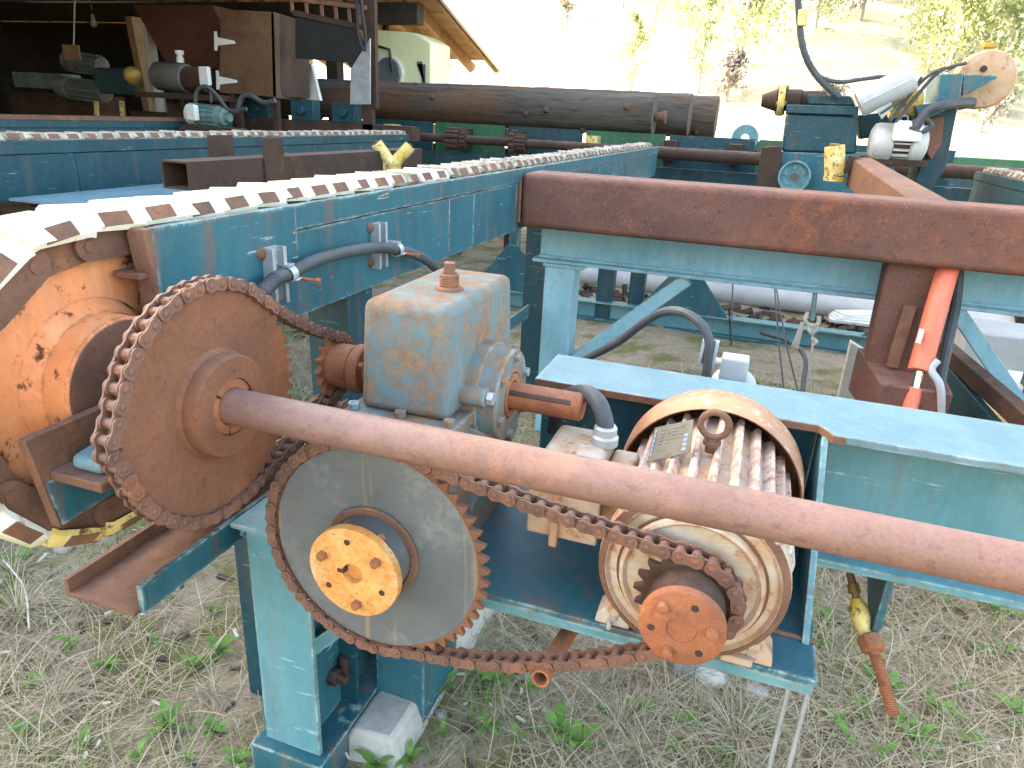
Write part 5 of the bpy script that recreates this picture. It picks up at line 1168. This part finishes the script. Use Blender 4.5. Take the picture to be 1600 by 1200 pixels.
m = MB(); m.tube([(-1.05,7.35,at(1100,243,y=7.35).z),(2.2,7.35,at(1100,243,y=7.35).z)], .06, 16); part('cross_pipe', m, M['rust_dark'], dk)
m = MB(); m.box(-3.6,2.4,7.0,7.12,-.72,-.60); part('front_rail', m, M['teal_dark'], dk, .004)
m = MB(); m.box(-3.6,2.4,6.75,6.78,-.60,-.52); part('guide_rail', m, M['rust_dark'], dk)
m = MB(); m.box(-3.6,-3.5,6.8,7.1,G-.02,-.7205); part('leg', m, M['rust_dark'], dk); m = MB(); m.box(2.2,2.3,6.8,7.1,G-.02,-.7205); part('leg', m, M['rust_dark'], dk)
# green rail and bearing at the far right
gr = thing('green_rail', 'dark green rail with a bearing hump behind the carriage machine', 'rail', (1,10.2,G))
m = MB(); z0 = at(1150,225,y=10.2).z; m.box(-1.1,6.5,10.2,10.5,z0-.30,z0); part('rail', m, M['green'], gr, .006)
q = at(1163,222,y=10.15); m = MB(); m.lathe([(.05,0),(.17,.0),(.17,.10),(.05,.10)], (q.x,10.12,q.z+.05), (0,1,0), 28, close=True); part('bearing', m, M['teal_light'], gr, .005)
m = MB(); m.box(q.x-.35,q.x+.35,10.13,10.2,q.z-.10,q.z+.02); part('bearing_base', m, M['green'], gr)
for x in (-.8,1.4,3.6,5.8):
    m = MB(); m.box(x,x+.15,10.25,10.4,G-.02,z0-.3005); part('leg', m, M['green'], gr)

# ---- shed interior: cabinet, hopper, flap, motors
YM = 6.6
B_ = lambda px, py, y=YM: at(px, py, y=y)
def pslab(pix, y0, dep):
    m = MB(); P = [B_(px,py,y0) for px, py in pix]; m.prism([(p.x,p.z) for p in P], (0,y0,0), (1,0,0), (0,0,1), (0,dep,0)); return m
cb = thing('steel_cabinet', 'rusty brown steel cabinet with two white strap hinges in the shed', 'cabinet', (-5,YM+.3,G))
m = pslab([(345,14),(428,19),(432,152),(342,145)], YM, .03); part('door', m, M['cab_brown'], cb, .006)
a, b, c, d = B_(429,19), B_(432,153), B_(478,158,YM+.75), B_(470,32,YM+.75)
m = MB(); n_ = Vector((-.03,.02,0)); m.add([a,b,c,d]+[q+Vector((-.04,.0,0)) for q in (a,b,c,d)], [(3,2,1,0),(4,5,6,7),(0,1,5,4),(1,2,6,5),(2,3,7,6),(3,0,4,7)]); part('side', m, M['cab_brown'], cb)
m = pslab([(346,16),(427,21),(431,150),(343,143)], YM+.031, .6); part('carcass', m, M['rust_dark'], cb)
for (hx, hy) in ((336,65), (339,126)):
    m = pslab([(hx-2,hy-16),(hx+2,hy-16),(hx+3,hy-7),(hx+30,hy-1),(hx+32,hy+3),(hx+4,hy+6),(hx+3,hy+14),(hx-1,hy+14)], YM-.008, .007); part('strap_hinge', m, M['white_plastic'], cb, .001)
m = MB(); xq = B_(390,150).x
for x in (xq-.28, xq+.2): 
    m = MB(); m.box(x,x+.06,YM+.1,YM+.16,G-.02,B_(390,146,YM+.1).z-.0); part('leg', m, M['rust_dark'], cb)
part('side_panel', pslab([(479,100),(486,100),(500,157),(478,156)], YM+.7, .05), M['pipe_pvc'], cb)
hp = thing('feed_hopper', 'dark red-brown tapered hopper beside the rusty cabinet', 'hopper', (-5.8,YM+.4,G))
part('shell', pslab([(206,6),(332,8),(343,30),(341,108),(262,104)], YM+.35, .3), M['hopper_red'], hp, .01)
m = MB(); xq = B_(300,100).x; m.box(xq-.1,xq+.1,YM+.4,YM+.6,G-.02,B_(300,104,YM+.35).z); part('stand', m, M['rust_dark'], hp)
m = MB(); f = [B_(466,28,YM+.3), B_(560,40,YM+.3), B_(569,75,YM+.2), B_(566,112,YM+.15), B_(553,116,YM+.2), B_(545,98,YM+.3), B_(466,92,YM+.3)]
m.prism([(p.x,p.z) for p in f], (0,YM+.25,0), (1,0,0), (0,0,1), (0,.02,0)); solo('rubber_flap', m, M['black'], 'black rubber flap curtain hanging beside the rusty cabinet', 'curtain', .003)
m = MB(); m.bar(B_(460,20,YM+.26), B_(572,44,YM+.26), .05, .05); m2 = thing('flap_frame', 'brown ladder-like steel frame holding the black flap', 'frame', B_(515,25)); part('rail', m, M['rust_dark'], m2)
m = MB(); m.bar(B_(440,-4,YM+.26), B_(572,12,YM+.26), .04, .04); part('rail', m, M['rust'], m2)
for px in (455,478,502,524,545,562):
    m = MB(); m.bar(B_(px,(px-440)*.12-4,YM+.26), B_(px+2,(px-460)*.21+20,YM+.26), .02, .03); part('rung', m, M['rust'], m2)
m = MB(); a = B_(569,40,YM+.3); m.box(a.x,a.x+.12,YM+.3,YM+.36,-.0,2.2); part('upright', m, M['rust_dark'], m2)
m = MB(); m.box(a.x-.05,a.x+.07,YM+.3,YM+.36,G-.02,-.0005); part('upright', m, M['rust_dark'], m2)
m = pslab([(548,108),(578,60),(578,163),(547,163)], YM+.22, .02); solo('grey_shield', m, M['galv'], 'grey sheet metal shield below the black flap', 'shield', .001)
m = MB(); m.tube(spline([B_(556,-30,YM+.1),B_(558,20,YM+.1),B_(560,55,YM+.1),B_(569,78,YM+.1),B_(571,60,YM+.12),B_(566,20,YM+.1),B_(562,-30,YM+.1)],8), .016, 8); solo('black_hose', m, M['black'], 'black hose loop hanging in front of the flap', 'hose')
tk = thing('grey_tank', 'grey cylindrical motor housing with white cap below the hopper', 'motor', (-5.9,YM,G))
a, b = B_(243,118), B_(325,126); u = (b-a).normalized(); L = (b-a).length
m = MB(); m.lathe([(.08,0),(.125,.02),(.145,.05),(.145,L*.62),(.14,L*.63)], a, u, 28); part('barrel', m, M['shed_grey'], tk)
m = MB(); m.lathe([(.125,L*.63),(.125,L),(.08,L+.02)], a, u, 28); part('end_bell', m, M['rust_dark'], tk)
m = MB(); c = B_(323,119,YM-.12); m.box(c.x-.06,c.x+.06,YM-.17,YM-.12,c.z-.09,c.z+.09); part('terminal_box', m, M['white_plastic'], tk, .008)
m = MB(); c = B_(281,90,YM); m.lathe([(.04,-.05),(.04,0),(.03,.0),(.03,.03),(.045,.03),(.045,.07)], c, (0,0,1), 16); part('cap', m, M['white_plastic'], tk)
m = MB(); m.box(a.x-.1,b.x+.3,YM-.2,YM+.2,B_(280,150).z-.03,B_(280,146).z); part('shelf', m, M['rust_dark'], tk)
m = MB(); m.box(a.x+.1,a.x+.2,YM,YM+.1,G-.02,B_(280,150).z-.031); part('stand', m, M['rust_dark'], tk)
m = MB(); m.bar(B_(215,28,YM+.8), B_(245,182,YM+.8), .3, .10); solo('timber_post', m, M['tan_wood'], 'leaning tan timber post behind the hopper', 'post', .01)
m = MB(); m.bar(B_(232,45,YM+.5), B_(250,182,YM+.5), .13, .05); solo('pale_board', m, M['concrete'], 'pale grey upright board next to the hopper', 'board', .006)
sm_ = thing('pump_motor', 'small blue-green finned motor with white end and looping cables', 'motor', (-4.9,5.9,-.2))
ys_ = 5.9; a, b = at(296,178,y=ys_), at(360,184,y=ys_); u = (b-a).normalized(); L = (b-a).length
m = MB(); m.lathe([(.06,0),(.10,.02),(.105,.10),(.095,.11)], a, u, 24); part('fan_cover', m, M['white_plastic'], sm_)
m = MB(); m.lathe([(.09,.10),(.09,L*.75)], a, u, 24); part('frame', m, M['motor_green'], sm_)
for i in range(14):
    an = i/14*6.283; d = Vector((0,math.cos(an),math.sin(an))); m = MB(); m.obox(a+u*(L*.45)+d*.095, u, d, u.cross(d), L*.28, .010, .005); part('cooling_fin', m, M['motor_green'], sm_)
m = MB(); m.lathe([(.085,L*.74),(.075,L*.86),(.045,L*.9),(.04,L)], a, u, 24); part('end_bell', m, M['motor_green'], sm_)
m = MB(); c = at(302,176,y=ys_-.12); m.box(c.x-.055,c.x+.055,ys_-.16,ys_-.10,c.z-.07,c.z+.07); part('terminal_box', m, M['white_plastic'], sm_, .01)
m = MB(); m.box(a.x-.05,b.x+.1,ys_-.1,ys_+.1,a.z-.15,a.z-.105); part('base', m, M['rust_dark'], sm_)
m = MB(); m.box(a.x,b.x,ys_-.05,ys_+.05,G-.02,a.z-.1505); part('stand', m, M['rust_dark'], sm_)
for P, rr in (([(305,160),(308,142),(322,135),(340,150),(358,172),(385,170)], .018), ([(370,175),(378,152),(392,150),(412,160),(430,157)], .022), ([(330,160),(330,140)], .012)):
    m = MB(); m.tube(spline([at(px,py,y=5.85) for px,py in P],8), rr, 8); part('cable', m, M['hose'], sm_)
pm = thing('hydraulic_unit', 'dark blue hydraulic power unit with twin motors deep in the shed', 'machine', (-7.6,7.4,G)); yy = 7.4
for (p0, p1, r0) in (((105,95),(160,103),.12), ((95,135),(165,145),.13)):
    a, b = at(*p0,y=yy), at(*p1,y=yy); u = (b-a).normalized(); L = (b-a).length; m = MB(); m.lathe([(r0*.7,0),(r0*1.05,.02),(r0*1.1,.18),(r0*.9,.19),(r0*.9,L),(r0*.5,L+.03)], a, u, 24); part('motor', m, M['shed_grey'], pm)
    for i in range(10):
        an = i/10*6.283; d = Vector((0,math.cos(an),math.sin(an))); m = MB(); m.obox(a+u*(L*.65)+d*r0*.95, u, d, u.cross(d), L*.3, .012, .008); part('cooling_fin', m, M['motor_green'], pm)
m = MB(); a = at(170,120,y=yy); m.box(a.x-.15,a.x+.35,yy-.1,yy+.3,a.z-.2,a.z+.1); part('pump', m, M['teal_dark'], pm, .02)
a = at(18,112,y=yy+.3); b = at(100,140,y=yy+.3); m = MB(); m.box(a.x,b.x,yy+.3,yy+.6,b.z,a.z); part('tank', m, M['motor_green'], pm, .01)
a = at(60,145,y=yy+.3); m = MB(); m.box(a.x-.3,a.x+1.2,yy+.1,yy+.6,G-.02,a.z); part('stand', m, M['rust_dark'], pm)
for px in (150, 190):
    a = at(px,158,y=yy-.1); m = MB(); m.tube([a, a+Vector((.05,-.1,-.5))], .03, 10); part('hose', m, M['yellow'], pm)
c = at(208,118,y=7.0); m = MB(); m.lathe([(.085,-.01),(.10,0),(.10,.06),(.085,.07)], c, (.7,-.7,0), 24); solo('pressure_gauge', m, M['brass'], 'round brass-rimmed gauge in front of the tan post', 'gauge')
m = MB(); a = at(112,82,y=6.8); m.obox(a, (1,.1,0), (0,1,0), (0,0,1), .11, .01, .08); t = thing('hanging_sign', 'small faded sign board hanging on a cord in the dark shed', 'sign', a); part('board', m, M['tan_wood'], t)
m = MB(); m.tube([a+Vector((.05,0,.08)), at(118,-60,y=6.8)], .008, 6); part('cord', m, M['rope'], t)
a = at(146,35,y=6.6); m = MB(); m.lathe([(.014,.08),(.02,.07),(.02,.04),(.034,0),(.03,-.035),(.01,-.05)], a, (0,0,1), 16); t = thing('light_bulb', 'unlit white bulb hanging from a cord in the dark shed', 'lamp', a); part('bulb', m, M['shed_grey'], t)
m = MB(); m.tube([a+Vector((0,0,.12)), a+Vector((0,0,2.2))], .006, 6); part('cord', m, M['black'], t)
m = MB(); m.box(-7.2,-3.5,6.9,7.1,-.30,-.16); t = thing('machine_bench', 'dark steel bench with teal valve blocks under the cabinet', 'bench', (-5,7,G)); part('top', m, M['rust_dark'], t)
for x in (-7,-5.4,-3.7):
    m = MB(); m.box(x,x+.1,6.95,7.05,G-.02,-.3005); part('leg', m, M['rust_dark'], t)
for px in (400,470,535):
    a = at(px,192,y=6.85); m = MB(); m.box(a.x-.16,a.x+.12,6.905,7.05,-.1595,.04); m.cyl((a.x,6.90,-.06),(a.x,6.84,-.06),.04,n=12); part('valve_block', m, M['teal_dark'], t, .006)
# cream cab beyond the shed
cbn = thing('cream_cab', 'cream vehicle cab with round lamp and dark window behind the logs', 'vehicle', (-5.5,10.6,G)); yc = 10.35
a, b = at(574,45,y=yc), at(673,130,y=yc)
m = MB(); z1 = at(673,66,y=yc).z; m.prism([(a.x,G+.3),(b.x,G+.3),(b.x,z1),(b.x-.25,z1+.12),(a.x,a.z)], (0,yc,0), (1,0,0), (0,0,1), (0,.7,0)); part('body', m, M['cream'], cbn, .02, 2)
q0, q1 = at(652,100,y=yc), at(665,125,y=yc); m = MB(); m.prism([(q0.x,q0.z),(q1.x,q0.z),(q1.x,q1.z-.1),(q0.x+.08,q1.z-.1),(q0.x+.08,q1.z+.25),(q0.x,q1.z+.25)], (0,yc-.012,0), (1,0,0), (0,0,1), (0,.012,0)); part('window', m, M['glass'], cbn)
q0 = at(608,115,y=yc); m = MB(); m.lathe([(.05,-.02),(.20,-.03),(.22,0.0)], (q0.x,yc-.03,q0.z), (0,1,0), 28); lp = part('lamp', m, M['glass'], cbn)
m = MB(); m.ring((q0.x,yc-.05,q0.z),(q0.x,yc,q0.z),.25,.22,28); part('lamp_ring', m, M['fascia'], lp)
m = MB(); q0 = at(590,72,y=yc); m.tube([q0+Vector((0,0,0)), q0+Vector((.25,-.1,-.05)), q0+Vector((.3,-.1,-.35))], .02, 6); part('mirror_arm', m, M['black'], cbn)
for sx in (a.x+.45, b.x-.35):
    m = MB(); m.cyl((sx,yc+.4,G+.42),(sx,yc+.1,G+.42),.42,n=28); w = part('wheel', m, M['black'], cbn, .03); m = MB(); m.cyl((sx,yc+.11,G+.42),(sx,yc+.08,G+.42),.2,n=20); part('rim', m, M['fascia'], w)
# flood lamp under the eave
q = at(598,14,y=11.5); t = thing('flood_lamp', 'small grey flood lamp fixed under the shed eave', 'lamp', q); m = MB(); m.obox(q, (1,0,0), (0,1,-.4), (0,.4,1), .10, .06, .07); part('body', m, M['grey_plastic'], t, .01)
m = MB(); m.tube([q, q+Vector((0,.05,-.25))], .02, 8); part('stem', m, M['rust_dark'], t); m = MB(); m.box(q.x-.06,q.x+.06,q.y,q.y+.1,q.z+.06,rz(q.y)-.09); part('mount', m, M['rust_dark'], t)
# ------------------------------------------------------------------ grass and weeds
def blade_mat(name, cols, tr=.25):
    n = NT(name); g = n.t.nodes.new('ShaderNodeNewGeometry'); rnd = g.outputs['Random Per Island']
    r = n.t.nodes.new('ShaderNodeValToRGB'); n.link(rnd, r.inputs[0]); el = r.color_ramp.elements
    el[0].position = 0; el[0].color = cols[0]; el[1].position = 1; el[1].color = cols[-1]
    for i, c in enumerate(cols[1:-1]): e = el.new((i+1)/(len(cols)-1)); e.color = c
    m = n.out(r.outputs[0], .7, 0, None, .001, .5, .2)
    t = n.t.nodes.new('ShaderNodeBsdfTranslucent'); n.link(r.outputs[0], t.inputs[0]); ms = n.t.nodes.new('ShaderNodeMixShader'); ms.inputs[0].default_value = tr
    n.link(n.b.outputs[0], ms.inputs[1]); n.link(t.outputs[0], ms.inputs[2]); n.link(ms.outputs[0], n.t.nodes['Material Output'].inputs[0]); return m
M['dry'] = blade_mat('dry grass', [(.47,.385,.265,1),(.60,.52,.375,1),(.33,.265,.18,1),(.68,.61,.47,1),(.22,.17,.115,1),(.50,.44,.285,1)])
M['fresh'] = blade_mat('fresh grass', [(.13,.25,.05,1),(.22,.36,.09,1),(.28,.36,.11,1),(.10,.20,.04,1)], .35)
M['moss'] = blade_mat('moss', [(.14,.15,.03,1),(.23,.22,.055,1),(.09,.105,.024,1)], .1)
def in_view(x, y, mg=60):
    P = Vector((x, y, G)); c = Vector((P.dot(RT), P.dot(DN), P.dot(fwd)))
    if c.z <= .3: return False
    px, py = 800+FPX*c.x/c.z, 600+FPX*c.y/c.z
    return -mg < px < 1600+mg and 400 < py < 1200+mg+120
def blades(n, area, h0, h1, w, flat, seed, nseg=3, dens=None):
    r = np.random.default_rng(seed); V = []; F = []; k = 0
    while k < n:
        x, y = r.uniform(area[0], area[1]), r.uniform(area[2], area[3])
        if not in_view(x, y): k += .2; continue
        if dens and r.random() > dens(x, y): k += .3; continue
        k += 1
        a = r.uniform(0, 6.283); h = r.uniform(h0, h1); lean = r.uniform(*flat); ww = w*r.uniform(.6, 1.3); cv = r.uniform(-.9, .9)
        px, py, pz = x, y, gz(x, y)-.004; b = len(V); el = math.pi/2-lean; st = h/nseg
        for s in range(nseg+1):
            q = ww*(1-s/nseg*.85); V.append((px-math.sin(a)*q, py+math.cos(a)*q, pz)); V.append((px+math.sin(a)*q, py-math.cos(a)*q, pz))
            px += math.cos(a)*math.cos(el)*st; py += math.sin(a)*math.cos(el)*st; pz = max(pz+math.sin(el)*st, gz(px, py)+.003); a += cv*.25; el -= .22
        for s in range(nseg): F.append((b+2*s, b+2*s+1, b+2*s+3, b+2*s+2))
    mb = MB(); mb.v = V; mb.f = F; return mb
nz = lambda x, y, a, b: .5+.25*math.sin(x*a+1.3*math.sin(y*b))+.25*math.sin(y*a*1.3+2*math.sin(x*b*.7+1))
AREA = (-4.4, 2.6, .55, 4.6)
solo('dry_grass', blades(85000, AREA, .05, .24, .0016, (.85,1.55), 1, 3, lambda x,y: .06+.94*min(1, max(0, nz(x,y,3.1,2.2)*nz(x+4,y,1.3,.9)*2.6-.15))), M['dry'], 'matted dry straw-coloured grass covering the ground', 'grass', 0, None, 'stuff')
solo('fresh_grass', blades(22000, AREA, .03, .11, .0018, (.1,.9), 2, 3, lambda x,y: max(.03,nz(x,y,4.3,3.1)*1.6-.55)), M['fresh'], 'sparse fresh green grass blades among the straw', 'grass', 0, None, 'stuff')
solo('moss', blades(42000, AREA, .008, .028, .0026, (.1,1.2), 3, 1, lambda x,y: 1.0 if nz(x,y,5.1,3.7) > .57 else .05), M['moss'], 'olive green moss patches on the soil', 'moss', 0, None, 'stuff')
# bark scraps and wood chips trodden into the yard
for nm, mt, n_, sd_, lb in (('bark_scraps', 'rust_dark', 900, 21, 'dark bark scraps trodden into the grass and soil'), ('wood_chips', 'fascia', 700, 22, 'pale wood chips scattered over the grass and soil')):
    r = random.Random(sd_); m = MB()
    while len(m.f) < n_*6:
        x, y = r.uniform(AREA[0],AREA[1]), r.uniform(AREA[2],AREA[3])
        if not in_view(x, y): continue
        a = r.random()*6.28; u = Vector((math.cos(a),math.sin(a),r.uniform(-.3,.3))).normalized(); v = u.cross(Vector((r.uniform(-.3,.3),r.uniform(-.3,.3),1))).normalized()
        s_ = r.uniform(.004,.012)*(1.5 if nm == 'bark_scraps' else 1); m.obox(Vector((x,y,gz(x,y)+.004)), u, v, u.cross(v), s_*r.uniform(.8,2.2), s_*.5, s_*.18)
    solo(nm, m, M[mt], lb, 'litter', 0, None, 'stuff')
# dry tussocks
def tussock(seed):
    r = np.random.default_rng(seed); m = MB()
    for i in range(150):
        a = r.uniform(0,6.283); L = r.uniform(.09,.20); el = r.uniform(.25,1.2); w = .0012; p = Vector((math.cos(a)*r.uniform(0,.03), math.sin(a)*r.uniform(0,.03), 0)); b = len(m.v)
        for s in range(5):
            q = w*(1-s/5); n = Vector((-math.sin(a),math.cos(a),0)); m.v += [tuple(p-n*q), tuple(p+n*q)]; p = p+Vector((math.cos(a)*math.cos(el),math.sin(a)*math.cos(el),math.sin(el)))*L/4; el -= .38
        for s in range(4): m.f.append((b+2*s,b+2*s+1,b+2*s+3,b+2*s+2))
    me = m.mesh('grass_tussock'); me.materials.append(M['dry']); return me
tus = [tussock(5), tussock(6)]
for i, (px, py, s) in enumerate([(135,950,.9),(30,960,1.2),(240,935,.8),(1150,1155,1.2),(970,1135,1.0),(25,830,1.0),(90,1090,.8),(1000,1180,.8),(1480,985,.7),(20,900,1.1),(330,1080,.6)]):
    p = at(px,py,z=G); o = bpy.data.objects.new('grass_tussock', tus[i % 2]); COL.objects.link(o); o.location = (p.x,p.y,gz(p.x,p.y)-.003); o.rotation_euler = (0,0,i*1.3); o.scale = (s,s,s)
    tag(o, 'dry straw-coloured grass tussock on the mossy ground', 'grass', 'dry grass tussocks')
# broad-leaved weeds
def leaf2(m, base, az, el, L, w):
    u = Vector((math.cos(az)*math.cos(el), math.sin(az)*math.cos(el), math.sin(el))); s = Vector((-math.sin(az), math.cos(az), 0)); n = u.cross(s); n = n if n.z > 0 else -n
    b = len(m.v); pr = ((0,.12,0),(.25,.75,.03),(.5,1,.04),(.78,.66,.01),(1,.04,-.06))
    for t, k, h in pr:
        c = base+u*L*t+Vector((0,0,-1))*L*.22*t*t+n*L*h; m.v += [tuple(c-s*w*k+n*w*.25*k), tuple(c), tuple(c+s*w*k+n*w*.25*k)]
    for i in range(4):
        for j in range(2): m.f.append((b+3*i+j, b+3*i+j+1, b+3*i+3+j+1, b+3*i+3+j))
def weed(seed, n, L):
    r = random.Random(seed); parts_ = []
    st = MB(); hgt = r.uniform(.015,.05); st.tube([(0,0,-.01),(0,0,hgt)], .0022, 6)
    lv = []
    for i in range(n):
        m = MB(); az = i*2.4+r.uniform(-.3,.3); leaf2(m, Vector((0,0,hgt*i/n)), az, r.uniform(.25,1.0), L*r.uniform(.6,1.15), L*r.uniform(.13,.19)); lv.append(m)
    return st, lv
M['weed'] = leaf_mat('weed leaf', (.13,.27,.06,1), (.22,.38,.11,1), .35)
WD = []
for s, n, L in ((1,7,.075),(2,5,.060),(3,9,.085)):
    st, lv = weed(s, n, L); a = st.mesh('stem'); a.materials.append(M['weed']); q = []
    for m in lv: me = m.mesh('leaf', 60); me.materials.append(M['weed']); q.append(me)
    WD.append((a, q))
spots = [(110,345*2+0,1)]
spots = [(450,1010),(245,1005),(165,1040),(300,1035),(540,1060),(500,1120),(330,1130),(130,1160),(35,870),(90,850),(420,1050),(262,1125),(60,1060),(215,1180),(345,1010),(480,1000),
  (735,1055),(770,1070),(800,1050),(825,1085),(700,1040),(760,1140),(810,1160),(690,1080),(985,1100),(1010,1110),(1075,1130),(1050,1165),(940,1110),(870,1145),(1125,1180),(1215,1150),(900,1165),(1180,1120),
  (1360,1060),(1390,1075),(1455,1085),(1500,1075),(1470,1110),(1345,1110),(1320,1170),(1430,1160),(1520,1160),(1570,1020),(1530,1010),(1300,1130),(1280,1010),(1590,1110),(1450,1190),(1375,1190),(1410,1140),
  (640,1185),(690,1150),(590,1195),(1290,960),(1480,945),(1560,960),(30,1140),(110,1010),(280,900),(330,950),(290,1180),(370,1180)]
for i, (px, py) in enumerate(spots):
    p = at(px,py,z=G+.01); k = i % 3; s = random.uniform(.55,1.0)
    t = thing('weed_plant', 'small green broad-leaved weed sprouting from the dry grass', 'plant', (p.x,p.y,gz(p.x,p.y)-.002), 'broad-leaved weeds in the grass'); t.rotation_euler = (0,0,random.random()*6.28); t.scale = (s,s,s)
    for nm, me in [('stem', WD[k][0])]+[('leaf', q) for q in WD[k][1]]:
        o = bpy.data.objects.new(nm, me); COL.objects.link(o); o.parent = t
# stones
M['stone'] = plain('field stone', (.34,.30,.25), .9, 0, .3, 14, .004, .2); M['stone_white'] = plain('chalky lump', (.66,.64,.60), .9, 0, .15, 14, .004, .2)
def stone(px, py, s, m_, lb, gr=None):
    p = at(px,py,z=G); m = MB(); r = random.Random(px); n, K = 10, 6
    for k in range(K+1):
        ph = math.pi*k/K
        for i in range(n):
            a = 6.283*i/n; q = s*(1+.22*r.uniform(-1,1)); m.v.append((p.x+math.sin(ph)*math.cos(a)*q*1.25, p.y+math.sin(ph)*math.sin(a)*q, gz(p.x,p.y)+s*.15+math.cos(ph)*q*.55))
    for k in range(K):
        for i in range(n): m.f.append((k*n+i,(k+1)*n+i,(k+1)*n+(i+1)%n,k*n+(i+1)%n))
    o = part('stone', m, m_, None, 0, 2, 50); sb = o.modifiers.new('sub','SUBSURF'); sb.levels = 1; sb.render_levels = 1; tag(o, lb, 'stone', gr)
for px, py, s in ((100,858,.035),(65,900,.03),(1430,978,.022),(1415,1000,.016),(1310,985,.02),(1570,960,.025),(185,890,.02),(1470,1000,.014),(690,1120,.018)):
    stone(px,py,s,M['stone'],'small tan stone lying in the dry grass','stones in the grass')
stone(1110,1060,.045,M['stone_white'],'chalky white lump on the grass below the motor bracket'); stone(1180,1085,.036,M['concrete'],'flat pale grey stone next to the chalky white lump')
# fallen twigs
for i, (p, q) in enumerate((((10,880),(46,985)),((480,1140),(545,1185)),((0,1000),(70,985)),((1290,1080),(1350,880)),((900,1060),(960,1115)),((1240,1010),(1290,980)))):
    a, b = at(*p,z=G+.03), at(*q,z=G+.02); m = MB(); c = a.lerp(b,.5)+Vector((.01,.02,.012)); m.tube(spline([a,c,b],5), [.0028]*11, 6); solo('twig', m, M['fascia'] if i < 2 else M['bark'], 'thin pale dead twig lying on the grass', 'twig', 0, 'twigs on the grass')
